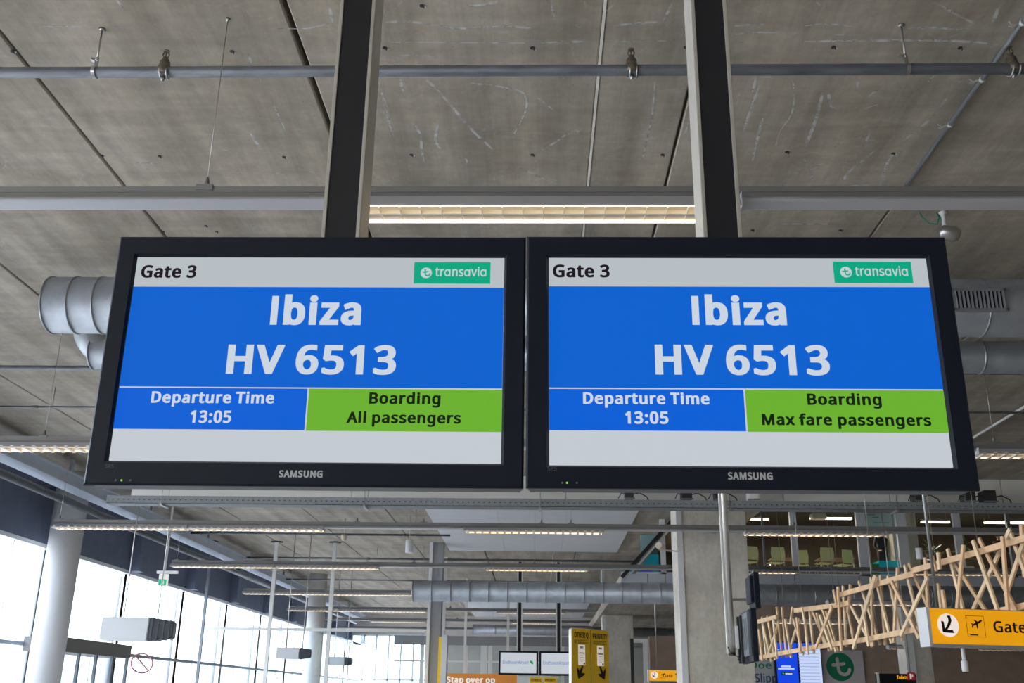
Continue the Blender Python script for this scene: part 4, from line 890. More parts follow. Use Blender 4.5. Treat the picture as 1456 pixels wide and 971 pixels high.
T = thing('square_post', 'grey square post with white edge strip in mid hall', 'post', ((a.x+c_.x)/2, 34.3, 0))
MB().bb((a.x+.10, 34.2, 0), (c_.x, 34.6, ZC)).build('shaft', mat('post_grey', (.30, .30, .31), .6), T); MB().bb((a.x, 34.15, 0), (a.x+.10, 34.6, ZC)).build('edge_strip', m_white, T)
# far glazing behind the centre
yw = 52.0
T = thing('far_glass_front', 'far white-framed glazing below the centre of the hall', 'glazing', (0, yw, 0))
zb0, zb1 = W(720, 918, Y=yw-.3).z, W(720, 905, Y=yw-.3).z
MB().bb((W(560, 910, Y=yw-.3).x, yw-.3, zb0), (W(857, 910, Y=yw-.3).x, yw, zb1)).build('head_beam', mat('beam_grey', (.24, .24, .25), .6), T)
for px, w_ in ((600, .1), (634, .1), (663, .07), (688, .16), (697, .10), (735, .07), (800, .08)):
    x = W(px, 940, Y=yw).x; MB().bb((x-w_, yw-.05, 0), (x+w_, yw+.05, zb0)).build('mullion', m_aluw, T)
zz = W(700, 941, Y=yw).z
MB().bb((W(560, 941, Y=yw).x, yw-.03, zz-.04), (W(857, 941, Y=yw).x, yw+.03, zz+.04)).build('transom', m_aluw, T)
MB().bb((W(560, 941, Y=yw).x, yw+.06, 0), (W(857, 941, Y=yw).x, yw+.07, zb0)).build('pane', m_glass2, T)
for px, t_, b_, Y in ((632, 856, 905, 38), (663, 856, 905, 45), (723, 856, 904, 46)):
    p, q = W(px, t_, Y=Y), W(px, b_, Y=Y)
    MB().bb((p.x-.055, Y-.05, 0), (p.x+.055, Y+.05, ZC)).build('white_post', m_aluw, None, label='thin white post %s' % {632: 'right beside the grey square post', 663: 'below the left edge of the far ceiling panel', 723: 'left of the far hanging displays'}[px], cat='post')
p = W(630, 930, Y=33.5); a = W(624, 905, Y=33.5); c_ = W(636, 905, Y=33.5)
T = thing('yellow_door_panel', 'narrow yellow upright panel with white edge beside the grey post', 'sign', (p.x, 33.5, 0))
MB().bb((a.x, 33.5, 0), (a.x+.1, 33.9, a.z)).build('yellow_face', m_yel2, T); MB().bb((a.x+.1, 33.45, 0), (c_.x, 33.9, a.z+.05)).build('white_edge', m_white, T)

# orange banner
yo = 44; a, c_ = W(634, 957, Y=yo), W(735, 957, Y=yo)
T = thing('orange_banner', 'orange banner with white lettering at the bottom centre', 'banner', ((a.x+c_.x)/2, yo, 0))
MB().bb((a.x, yo, .3), (c_.x, yo+.05, a.z)).build('panel', m_orange, T)
for s in (.1, .9): MB().bb((a.x+(c_.x-a.x)*s-.04, yo+.05, 0), (a.x+(c_.x-a.x)*s+.04, yo+.12, a.z)).build('stand', m_steel, T)
x = lambda px, Y, py=965: W(px, py, Y=Y).x
zc_, zt_ = W(670, 971, Y=yo).z, W(670, 962.3, Y=yo).z
text_mesh('Stap over op', (x(635, yo), x(704, yo), zc_, zt_-zc_), Matrix.Translation((0, yo-.01, 0)), m_signwhite, 'lettering', T, bold=.03)

# far pair of displays
yk = 39.0
for (l, r_, t_, b_, nm, pp) in ((709.5, 765, 925, 960, 'left', 738.5), (767, 823, 925.7, 961, 'right', 794.5)):
    A, B = W(l, t_, Y=yk), W(r_, b_, Y=yk)
    T = thing('far_display', 'far hanging display with pale airport screen, %s of the pair' % nm, 'monitor', ((A.x+B.x)/2, yk, B.z), 'far pair of hanging displays')
    b = MB()
    e = .065
    b.bb((A.x, yk, B.z), (B.x, yk+.12, B.z+e)); b.bb((A.x, yk, A.z-e), (B.x, yk+.12, A.z)); b.bb((A.x, yk, B.z+e), (A.x+e, yk+.12, A.z-e)); b.bb((B.x-e, yk, B.z+e), (B.x, yk+.12, A.z-e))
    b.build('bezel', m_black, T)
    sc_ = MB().bb((A.x+e, yk+.03, B.z+e), (B.x-e, yk+.10, A.z-e)).build('screen', EM2 if False else EM['white'], T)
    w_ = B.x-A.x; zm = (A.z+B.z)/2
    text_mesh('EindhovenAirport', (A.x+w_*.10, A.x+w_*.76, zm-.04, .12), Matrix.Translation((0, yk+.026, 0)), emis('logo_blue', (90, 130, 190)), 'lettering', sc_, bold=.01)
    flat([(A.x+w_*.79, zm+.03), (A.x+w_*.85, zm-.05), (A.x+w_*.88, zm-.01), (A.x+w_*.86, zm+.07), (A.x+w_*.80, zm+.09)], Matrix.Translation((0, yk+.026, 0)), emis('logo_leaf', (30, 150, 90)), 'logo_mark', sc_)
    xm = W(pp, 925, Y=yk+.15).x
    T = thing('far_display_post', 'thin black and white ceiling post of the %s far display' % nm, 'post', (xm, yk+.2, A.z), 'posts of the far displays')
    MB().bb((xm-.055, yk+.15, A.z-.4), (xm+.055, yk+.26, ZC)).build('core', m_blackpost, T)
    for s in (-1, 1): MB().bb((xm+s*.082-.025, yk+.13, A.z-.4), (xm+s*.082+.025, yk+.28, ZC)).build('side_profile', m_aluw, T)

# ------------------------------------------------------------------ signs
def arrow_down(M, cx, cz, s, m, name, T, flip=1):
    pts = [(-.18, .9), (.18, .9), (.18, 0), (.62, .38), (.62, -.08), (0, -.72), (-.62, -.08), (-.62, .38), (-.18, 0)]
    flat([(cx+flip*x_*s, cz+z_*s) for x_, z_ in pts], M, m, name, T)
# yellow two-part queue board
yq = 15.0
A, B = W(812.5, 890.6, Y=yq-.12), W(865.5, 897.9, Y=yq+.43)
dirv = Vector((B.x-A.x, B.y-A.y, 0)); wq = dirv.length; angq = math.atan2(dirv.y, dirv.x)
zt_ = (A.z+B.z)/2; hq = 1.25
M = Matrix.Translation((A.x, A.y, 0)) @ Matrix.Rotation(angq, 4, 'Z')
T = thing('queue_board', 'yellow two-part queue board reading OTHER Q and PRIORITY', 'sign', M @ Vector((wq/2, 0, 0)))
rc = .05; pr = []
for cx_, cz_, a0 in ((wq-rc, zt_-rc, 0), (rc, zt_-rc, 90), (rc, zt_-hq+rc, 180), (wq-rc, zt_-hq+rc, 270)):
    pr += [(cx_+rc*cos(R_(a0+k*22.5)), cz_+rc*sin(R_(a0+k*22.5))) for k in range(5)]
MB().prism(pr, M @ Matrix.Translation((0, .004, 0)), .05).build('board_body', m_white, T)
MB().prism([(x_*.985+wq*.0075, zt_-hq/2+(z_-zt_+hq/2)*.99) for x_, z_ in pr], M, .0035).build('yellow_face', m_yel2, T)
Mf = M @ Matrix.Translation((0, -.003, 0)); Mg = M @ Matrix.Translation((0, -.005, 0))
flat(rect(wq*.495, wq*.505, zt_-hq+.01, zt_-.01), Mf, m_ink, 'divider', T)
text_mesh('OTHER Q', (wq*.07, wq*.44, zt_-.130, .075), Mf, m_ink, 'lettering', T, bold=.03)
text_mesh('PRIORITY', (wq*.56, wq*.95, zt_-.130, .072), Mf, m_ink, 'lettering', T, bold=.03)
for s, lines in ((0, ('GEEN PRIORITY', 'NO PRIORITY')), (.5, ('ALLEEN PRIORITY', 'PRIORITY ONLY'))):
    for j, t in enumerate(lines): text_mesh(t, (wq*(s+.07), wq*(s+.43), zt_-.178-.030*j, .020), Mf, m_ink, 'small_lettering', T, bold=.01)
    flat(rect(wq*(s+.17), wq*(s+.35), zt_-.50, zt_-.225), Mf, m_signwhite, 'notice_sheet', T)
    flat(rect(wq*(s+.19), wq*(s+.33), zt_-.345, zt_-.33), Mg, m_ink, 'notice_print', T)
    flat(rect(wq*(s+.20), wq*(s+.30), zt_-.275, zt_-.245), Mg, M_brand, 'notice_print', T)
    flat(rect(wq*(s+.30), wq*(s+.34), zt_-.49, zt_-.465), Mg, m_ink, 'notice_print', T)
    for k in range(4): flat(rect(wq*(s+.20), wq*(s+.31), zt_-.375-.025*k, zt_-.368-.025*k), Mg, M_brand, 'notice_print', T)
    cx_ = wq*(.22 if s == 0 else .80); cz_ = zt_-.60; a_ = .078
    rot_ = R_(-28 if s == 0 else 28)
    pts = [(-.14, .9), (.14, .9), (.20, .05), (.75, .30), (.60, -.15), (0, -.85), (-.60, -.15), (-.75, .30), (-.20, .05)]
    flat([(cx_+a_*1.5*(x_*cos(rot_)-z_*sin(rot_)), cz_+a_*1.5*(x_*sin(rot_)+z_*cos(rot_))) for x_, z_ in pts], Mg, m_ink, 'arrow', T)
MB().bb((0, 0, 0), (.06, .06, 2.0)).build('post', m_steel, T).matrix_world = M @ Matrix.Translation((wq/2-.03, .05, 0))
MB().bb((0, 0, 0), (.30, .02, .06)).build('clamp', m_steel, T).matrix_world = M @ Matrix.Translation((wq*.5-.12, -.025, W(837, 971, Y=yq).z-.03))
MB().bb((-.3, -.3, 0), (.3, .3, .03)).build('base', m_dark, T).matrix_world = M @ Matrix.Translation((wq/2, .08, 0))

# small far copies of the queue board
yy = 43.0
for l, r_, nm in ((753.5, 771, 'left'), (773.5, 792, 'right')):
    A = W(l, 962.5, Y=yy); B = W(r_, 962.5, Y=yy)
    T = thing('small_queue_board', 'tiny far yellow queue board below the far displays, %s one' % nm, 'sign', ((A.x+B.x)/2, yy, 0), 'far yellow queue boards')
    MB().bb((A.x, yy, .9), (B.x, yy+.05, A.z)).build('panel', m_yel2, T); MB().bb(((A.x+B.x)/2-.04, yy+.05, 0), ((A.x+B.x)/2+.04, yy+.1, A.z-.3)).build('post', m_steel, T)
    text_mesh('OTHER Q' if nm == 'left' else 'PRIORITY', (A.x+.05, B.x-.05, A.z-.16, .09), Matrix.Translation((0, yy-.006, 0)), m_ink, 'lettering', T, bold=.03)
    flat(rect(A.x+.17, B.x-.17, A.z-.6, A.z-.25), Matrix.Translation((0, yy-.006, 0)), m_signwhite, 'notice_sheet', T)
T = thing('white_info_board', 'white board edge behind the far yellow queue boards', 'board', (W(773, 965, Y=43.6).x, 43.6, 0))
MB().bb((W(735.5, 965, Y=43.6).x, 43.6, 0), (W(793.5, 965, Y=43.6).x, 43.66, W(770, 961.5, Y=43.6).z)).build('board', m_white, T)

# illuminated gate signs
def gate_sign(M, w, h, d, label, txt, rods, st=1.0, trim=.010):
    T = thing('gate_sign', label, 'sign', M @ Vector((w/2, 0, 0)), None)
    MB().prism(rect(.035, w-.035, 0, h), M, d).build('light_box', m_yel, T)
    e = MB(); e.prism(rect(0, .036, -trim-.002, h+.010), M @ Matrix.Translation((0, -.006, 0)), d+.012); e.build('end_cap', m_white, T)
    e = MB(); e.prism(rect(w-.036, w, -trim-.002, h+.010), M @ Matrix.Translation((0, -.006, 0)), d+.012); e.build('end_cap', m_white, T)
    e = MB(); e.prism(rect(.036, w-.036, -trim, .0), M @ Matrix.Translation((0, -.004, 0)), d+.008); e.prism(rect(.036, w-.036, h, h+.008), M @ Matrix.Translation((0, -.004, 0)), d+.008); e.build('edge_trim', m_alu, T)
    P = M @ Matrix.Translation((0, -.003, 0)); P2 = M @ Matrix.Translation((0, -.005, 0))
    u = h/.40
    cx_, cz_, r_ = .255*u*(1+(st-1)*.45), .212*u, .133*u*st**.6
    flat([(cx_+(x_-cx_)*1.06, z_) for x_, z_ in circ(cx_, cz_, .133*u, 36)], P, m_disc, 'white_disc', T)
    a = r_*.62   # down-left arrow: head corner with a bent shaft
    def q(pts): return [(cx_+x_*a, cz_+z_*a) for x_, z_ in pts]
    flat(q([(-1.0, .55), (-.62, .45), (-.55, -.55), (-.95, -.95)]), P2, m_ink, 'arrow', T)
    flat(q([(-.95, -.95), (-.55, -.55), (.60, -.62), (.75, -1.0)]), P2, m_ink, 'arrow', T)
    flat(q([(-.75, -.75), (-.35, -.75), (.30, .0), (.58, .62), (.45, 1.25), (-.05, 1.25), (.12, .62), (-.10, .15)]), P2, m_ink, 'arrow', T)
    x0, z0, s_ = .455*u*st, .085*u, .245*u; t = .0055*u
    for R1 in (rect(x0, x0+s_, z0, z0+t), rect(x0, x0+s_, z0+s_-t, z0+s_), rect(x0, x0+t, z0, z0+s_), rect(x0+s_-t, x0+s_, z0, z0+s_)): flat(R1, P, m_ink, 'pictogram_frame', T)
    pl_ = [(.50, .10), (.30, .0), (.10, -.05), (.02, -.32), (-.08, -.34), (-.06, -.06), (-.28, -.10), (-.38, -.22), (-.46, -.20), (-.38, .0), (-.46, .12), (-.38, .12), (-.26, .02), (-.05, .08), (-.16, .30), (-.06, .28), (.14, .10), (.32, .16), (.48, .18)]
    rr = R_(12)
    flat([(x0+s_*.56+s_*.70*(x_*cos(rr)-z_*sin(rr)), z0+s_*.64+s_*.70*(x_*sin(rr)+z_*cos(rr))) for x_, z_ in pl_], P2, m_ink, 'aeroplane_pictogram', T)
    flat(rect(x0+.03*u, x0+.14*u, z0+.018*u, z0+.032*u), P2, m_ink, 'runway_line', T)
    for t_, a_, b_, cap, base in txt:
        text_mesh(t_, (a_*u, b_*u, base*u, cap*u), P, m_ink, 'lettering', T, bold=.020)
    for rx, ztop in rods:
        p = M @ Vector((rx, d/2, h)); MB().tube(p, (p.x, p.y, ztop), .018, 10).build('hanging_rod', m_steel, T)
    return T
Yg = 11.3
A = W(1327.5, 914.7, Y=Yg); A2 = W(1322, 864.5, Y=Yg)
hg = A2.z-A.z
M = Matrix.Translation((A.x-.04, Yg, A.z)) @ Matrix.Rotation(R_(14), 4, 'Z')
gate_sign(M, 2.6, hg, .165, 'big illuminated yellow gate sign with white arrow disc at right', [('Gates', .875, 1.42, .130, .148)], [(.20, ZC), (2.2, ZC)], 1.13, .030)
Y1 = 33.5; A = W(921.5, 967.6, Y=Y1); A2 = W(921.5, 952.6, Y=Y1)
gate_sign(Matrix.Translation((A.x, Y1, A.z)), 1.28, A2.z-A.z, .16, 'small far illuminated yellow Gate 1 sign left of the wide column', [('Gate', .60, .98, .13, .13), ('1', 1.08, 1.17, .20, .10)], [(.3, ZC), (1.0, ZC)])

# probe camera hanging below the big gate sign
pb = W(1373, 955, Y=11.55); A_SIGN = W(1373, 916, Y=11.4).z
T = thing('hanging_probe', 'small white sensor on a thin rod below the yellow gate sign', 'sensor', pb)
MB().tube((pb.x, 11.55, pb.z+.1), (pb.x, 11.55, A_SIGN), .02, 10).build('rod', m_white, T)
MB().lathe(pb, pb+Vector((0, 0, .12)), [(0, .03), (.1, .035), (.85, .035), (1, .022)], 12).build('sensor_body', m_white, T)
MB().lathe(pb+Vector((0, 0, -.012)), pb, [(0, .02), (1, .026)], 12).build('lens', m_ink, T)

# ------------------------------------------------------------------ silver pole with side-on monitors
Ym = 11.5
p0 = W(1041, 929, Y=Ym)
T = thing('monitor_pole', 'silver ceiling pole carrying the side-on monitors', 'pole', p0)
b = MB(); b.lathe((p0.x, Ym, p0.z), (p0.x, Ym, ZC), [(0, .037), (1, .037)], 20); b.build('tube', m_alu, T)
MB().bb((p0.x-.055, Ym-.02, p0.z), (p0.x-.036, Ym+.02, ZC)).build('cable_channel', m_aluw, T)
MB().lathe((p0.x, Ym, p0.z-.02), (p0.x, Ym, p0.z+.01), [(0, .035), (1, .041)], 16).build('end_plug', m_dark, T)
def side_monitor(px_near, px_far, pyt, pyb, Yn, depth, label, arms, mm):
    N_ = W(px_near, (pyt+pyb)/2, Y=Yn); zt_ = W(px_near, pyt, Y=Yn).z; zb_ = W(px_near, pyb, Y=Yn).z
    Fx = W(px_far, (pyt+pyb)/2, Y=Yn+depth).x
    ang = math.atan2(depth, Fx-N_.x)-pi/2
    Mm = Matrix.Translation((N_.x, Yn, (zt_+zb_)/2)) @ Matrix.Rotation(ang, 4, 'Z')
    h = zt_-zb_
    T = thing('side_monitor', label, 'monitor', Mm.translation, 'side-on monitors at the silver pole')
    b = MB(); b.prism(rect(0, .055, -h/2, h/2), Mm, depth); b.build('bezel', m_black, T, .004)
    b = MB(); b.prism(rect(-.035, -.001, -h/2+.06, h/2-.03), Mm @ Matrix.Translation((0, .06, 0)), depth-.10); b.build('back_case', mm, T, .006)
    b = MB(); b.prism(rect(.056, .058, -h/2+.03, h/2-.03), Mm @ Matrix.Translation((0, .03, 0)), depth-.06); b.build('screen', EM['blue'], T)
    if arms:
        for k in range(9):
            MB().prism(rect(-.038, -.0355, -h/2+.12, h/2-.09), Mm @ Matrix.Translation((0, .12+k*(depth-.25)/8, 0)), .012).build('vent_slat', m_dark, T)
    return Mm, h
Mm, h = side_monitor(1069.5, 1053, 864, 940, 10.9, .92, 'lower side-on monitor showing its grey back right of the silver pole', True, m_case)
cz_ = Mm.translation.z
T = thing('monitor_bracket', 'black wall bracket between the silver pole and lower monitor', 'bracket', (p0.x+.08, Ym, cz_))
b = MB(); b.bb((p0.x+.037, Ym-.05, cz_-.12), (p0.x+.075, Ym+.05, cz_+.12)); b.build('white_plate', m_white, T, .005)
xb = (Mm @ Vector((-.035, Ym-10.9, 0))).x
b = MB()
for s in (-.10, .06): b.bb((xb-.035, Ym-.05+s, cz_-.27), (xb, Ym-.01+s, cz_+.22))
b.bb((p0.x+.06, Ym-.04, cz_-.03), (xb-.01, Ym+.04, cz_+.03)); b.bb((p0.x+.06, Ym-.03, cz_-.24), (xb-.01, Ym+.03, cz_-.19)); b.build('arm', m_dark, T, .004)
MB().path([(p0.x-.05, Ym-.04, cz_-.10), (p0.x-.02, Ym-.07, cz_-.18), (p0.x+.06, Ym-.06, cz_-.20), (p0.x+.10, Ym-.05, cz_-.14)], .006, 6).build('cable', m_cable, T)
Mu, hu = side_monitor(1073, 1064, 813, 864, 11.25, .42, 'upper side-on black monitor beside the wide column', False, m_black)
MB().bb((p0.x+.03, Ym-.015, Mu.translation.z-.10), (Mu.translation.x-.05, Ym+.015, Mu.translation.z-.07)).build('upper_arm', m_steel, bpy.data.objects['monitor_pole'])

# ------------------------------------------------------------------ upper floor with glazed front
yG = 29.2
zs0, zs1 = W(1200, 836, Y=yG).z, W(1200, 819, Y=yG).z      # slab edge
xL = W(884, 828, Y=yG).x; xT = W(957, 733, Y=yG).x
S = MB().bb((xL, yG, zs0+.02), (22, 64, zs1)).build('upper_floor_slab', m_conc, kind='structure')
MB().bb((xL, yG-.02, zs0), (22, yG, zs1)).build('fascia', mat('fascia_white', (.58, .62, .68), .6), S)
for px in (921, 946, 1130, 1222, 1290, 1370, 1440):
    q = W(px, 828, Y=yG); MB().bb((q.x-.008, yG-.024, zs0), (q.x+.008, yG-.019, zs1)).build('fascia_joint', m_groove, S)
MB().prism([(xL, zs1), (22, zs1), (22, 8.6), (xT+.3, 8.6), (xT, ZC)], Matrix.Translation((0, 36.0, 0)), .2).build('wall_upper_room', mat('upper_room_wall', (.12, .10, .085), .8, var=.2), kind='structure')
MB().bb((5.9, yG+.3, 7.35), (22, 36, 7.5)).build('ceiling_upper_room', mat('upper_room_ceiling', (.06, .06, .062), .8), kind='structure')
b = MB(); b.prism([(xL-.02, zs0), (xT-.02, ZC), (xT+.12, ZC), (xL+.12, zs0)], Matrix.Translation((0, yG, 0)), 7); b.build('wall_raked', m_conc, kind='structure')
# raked steel edge at the left end of the glazing
T = thing('raked_edge_beam', 'dark raked steel edge at the left end of the upper floor glazing', 'beam', (xL, yG, zs0))
MB().bar((xL, yG-.02, zs1-.1), (xT, yG-.02, ZC), .10, .10, (0, 1, 0)).build('beam', m_dark, T)
MB().bar((xL+.16, yG-.03, zs1-.1), (xT+.16, yG-.03, ZC), .05, .06, (0, 1, 0)).build('edge_trim', m_aluw, T)
zr = ZC
G = thing('upper_glazing', 'glazed front of the upper floor with pale mullions', 'glazing', (8, yG, zs1))
mull = [(943, .07, m_framew), (1087, .025, m_frame), (1131, .09, m_framew), (1228, .13, m_framew), (1286, .14, m_framew), (1366, .10, m_framew), (1440, .05, m_frame), (1520, .1, m_framew), (1600, .1, m_framew)]
xsG = [xL]
for px, w_, mm in mull:
    x_ = W(px, 780, Y=yG).x; top = ZC if x_ < 6 else 8.6
    MB().bb((x_-w_, yG+.02, zs1), (x_+w_, yG+.14, top)).build('mullion', mm, G)
    xsG.append(x_)
xsG.append(22)
b = MB(); b.add([(xL+.1, yG+.08, zs1), (xsG[1], yG+.08, zs1), (xsG[1], yG+.08, min(ZC, zs1+(xsG[1]-xL)/(xT-xL)*(ZC-zs1)))], [(0, 1, 2)]); b.build('pane', m_glass2, G)
for i in range(1, len(xsG)-1):
    a, c_ = xsG[i], xsG[i+1]; top = ZC if c_ < 7 else 8.6
    MB().add([(a+.05, yG+.08, zs1), (c_-.05, yG+.08, zs1), (c_-.05, yG+.08, top), (a+.05, yG+.08, top)], [(0, 1, 2, 3)]).build('pane', m_glass2, G)
MB().bb((xL, yG+.02, zs1), (21.9, yG+.14, zs1+.06)).build('sill', m_framew, G)

# lights inside the upper room
for a, b_, py, lb in ((1050, 1093, 739, 'warm light strip in the upper room, leftmost behind the glazing'), (1152, 1211, 738, 'warm light strip in the upper room under the small box'),
                      (1310, 1350, 743, 'warm light strip in the upper room above the plants'), (1400, 1470, 744, 'warm light strip in the upper room at the right edge')):
    Y = 31.5; p, q = W(a, py, Y=Y), W(b_, py, Y=Y)
    T = thing('light_strip', lb, 'light fitting', p, 'warm strips in the upper room')
    MB().bb((p.x, Y-.05, p.z), (q.x, Y+.05, p.z+.05)).build('tube', m_tube, T); MB().bb((p.x, Y-.07, p.z+.05), (q.x, Y+.07, p.z+.14)).build('housing', m_rail, T)
    al = bpy.data.lights.new('strip_light', 'AREA'); al.shape = 'RECTANGLE'; al.size = q.x-p.x; al.size_y = .1; al.energy = 70; al.color = (1, .85, .65)
    lo = bpy.data.objects.new('strip_light', al); COL.objects.link(lo); lo.location = ((p.x+q.x)/2, Y, p.z-.01)
    for s in (.1, .9): MB().tube((p.x+(q.x-p.x)*s, Y, p.z+.1), (p.x+(q.x-p.x)*s, Y, 7.35), .01, 6).build('hanger_wire', m_steel, T)

# chairs at the glazing
def chair(px, py, Y, rz, lb, proto=[None]):
    c0 = W(px, py, Y=Y)
    if proto[0] is None:
        T = thing('chair', lb, 'chair', (0, 0, 0), 'lime green chairs behind the upper glazing')
        b = MB(); b.bb((-.21, -.20, .44), (.21, .21, .462)); b.build('seat', m_lime, T, .008)
        b = MB(); pr = [(-.20, .50), (.20, .50), (.215, .70), (.19, .88), (-.19, .88), (-.215, .70)]
        b.prism(pr, Matrix.Translation((0, -.23, 0)), .02); b.build('backrest', m_lime, T, .006)
        for sx in (-1, 1):
            for sy in (-1, 1):
                MB().tube((sx*.17, sy*.16, .44), (sx*.23, sy*.24, 0), .014, 8).build('leg', m_steel, T)
        for sx in (-1, 1): MB().path([(sx*.17, -.10, .44), (sx*.17, -.20, .47), (sx*.17, -.235, .56)], .012, 6).build('back_support', m_steel, T)
        proto[0] = T
    else:
        T = proto[0].copy(); COL.objects.link(T); tag(T, lb)
        for ch in proto[0].children:
            k = ch.copy(); COL.objects.link(k); k.parent = T
    T.location = (c0.x, Y, zs1); T.rotation_euler = (0, 0, rz)
    return T
for px, rz, dy, lb in ((1064, .4, 0, 'first lime green chair, half hidden right of the wide column'), (1103, .15, .1, 'second lime green chair from the wide column, upper floor'),
                   (1140, -.3, .7, 'third lime green chair from the wide column, set back'), (1172, .2, .1, 'fourth lime green chair, right of the first pale mullion'), (1198, .5, .5, 'fifth and rightmost lime green chair on the upper floor')):
    chair(px, 800, yG+.75+dy, rz, lb)
for px, lb in ((1120, 'dark-topped table between the second and third lime chairs'), (1187, 'dark-topped table behind the rightmost lime chairs')):
    q = W(px, 800, Y=yG+2.2)
    T = thing('table', lb, 'table', (q.x, q.y, zs1), 'tables on the upper floor')
    MB().bb((q.x-.5, q.y-.4, zs1+.73), (q.x+.5, q.y+.4, zs1+.76)).build('table_top', mat('walnut', (.20, .11, .06), .4), T)
    for sx in (-1, 1):
        for sy in (-1, 1): MB().tube((q.x+sx*.45, q.y+sy*.35, zs1), (q.x+sx*.45, q.y+sy*.35, zs1+.73), .018, 8).build('leg', m_steel, T)
# poster, counter, coat, plants
p, q = W(1229, 729, Y=yG+.4), W(1274, 751, Y=yG+.4)
T = thing('poster_board', 'pale turquoise poster board high behind the upper glazing', 'poster', (p.x, yG+.4, q.z))
MB().bb((p.x, yG+.4, q.z), (q.x, yG+.43, p.z)).build('board', mat('pale_teal', (.62, .85, .86), .6), T)
for fx0, fx1, dz in ((.08, .36, .10), (.25, .46, .26), (.28, .78, .62)): flat(rect(p.x+(q.x-p.x)*fx0, p.x+(q.x-p.x)*fx1, p.z-(p.z-q.z)*(dz+.06), p.z-(p.z-q.z)*dz), Matrix.Translation((0, yG+.39, 0)), mat('poster_print', (.22, .42, .44), .6), 'poster_print', T)
for s in (.1, .9): MB().tube((p.x+(q.x-p.x)*s, yG+.415, p.z), (p.x+(q.x-p.x)*s, yG+.415, 7.35), .01, 6).build('hanger_wire', m_steel, T)
p, q = W(1237, 797, Y=yG+.5), W(1283, 815, Y=yG+.5)
T = thing('counter', 'turquoise and green counter behind the upper glazing', 'counter', ((p.x+q.x)/2, yG+.6, zs1))
MB().bb((p.x+.25, yG+.5, zs1), (q.x, yG+1.1, p.z)).build('turquoise_front', m_teal, T); MB().bb((p.x, yG+.52, zs1), (p.x+.25, yG+1.1, p.z-.08)).build('green_front', mat('leaf_green', (.05, .35, .08), .5), T)
p, q = W(1155, 729, Y=yG+.9), W(1176, 737, Y=yG+.9)
T = thing('ceiling_box', 'small white equipment box hanging above the chairs', 'box', (p.x, yG+.9, q.z))
MB().bb((p.x, yG+.9, q.z), (q.x, yG+1.2, p.z)).build('casing', m_white, T, .01); MB().tube(((p.x+q.x)/2, yG+1.05, p.z), ((p.x+q.x)/2, yG+1.05, 7.35), .015, 6).build('stem', m_steel, T)

# blue exhibition panel behind the left part of the glazing
p, q = W(897, 788, Y=yG+.5), W(937, 820, Y=yG+.5)
T = thing('blue_display_panel', 'bright blue panel behind the left end of the upper glazing', 'panel', ((p.x+q.x)/2, yG+.5, zs1))
b = MB(); b.prism([(p.x-.1, zs1), (q.x, zs1), (q.x, p.z), (p.x+.55, p.z), (p.x-.1, zs1+.15)], Matrix.Translation((0, yG+.45, 0)), .05); b.build('panel_face', m_teal, T)
flat(rect(p.x+.25, q.x-.2, zs1+.10, zs1+.22), Matrix.Translation((0, yG+.44, 0)), mat('violet_print', (.10, .08, .40), .5, emit=(.1, .1, .6), es=.3), 'violet_print', T)
T = thing('glass_screen', 'pale teal standing screen above the bright blue panel', 'screen', (W(922, 780, Y=yG+.9).x, yG+.9, zs1))
MB().bb((W(911, 780, Y=yG+.9).x, yG+.9, zs1), (W(935, 780, Y=yG+.9).x, yG+.95, W(922, 760, Y=yG+.9).z)).build('screen_panel', mat('pale_teal_panel', (.25, .42, .44), .5), T)
# bullet camera on the column strip
p = W(939, 778, Y=23.0); q = W(962, 782, Y=23.1)
T = thing('security_camera', 'small cream security camera on the left of the wide column', 'camera', p)
MB().lathe(p+Vector((-.05, -.12, .03)), p+Vector((.06, .08, .0)), [(0, .07), (.1, .085), (.8, .085), (1, .05)], 14).build('camera_body', mat('cream_plastic', (.62, .56, .46), .5), T)
MB().bar(p+Vector((.04, .04, -.05)), (W(965, 782, Y=23.2).x, 23.25, p.z-.06), .03, .03).build('arm', m_white, T)

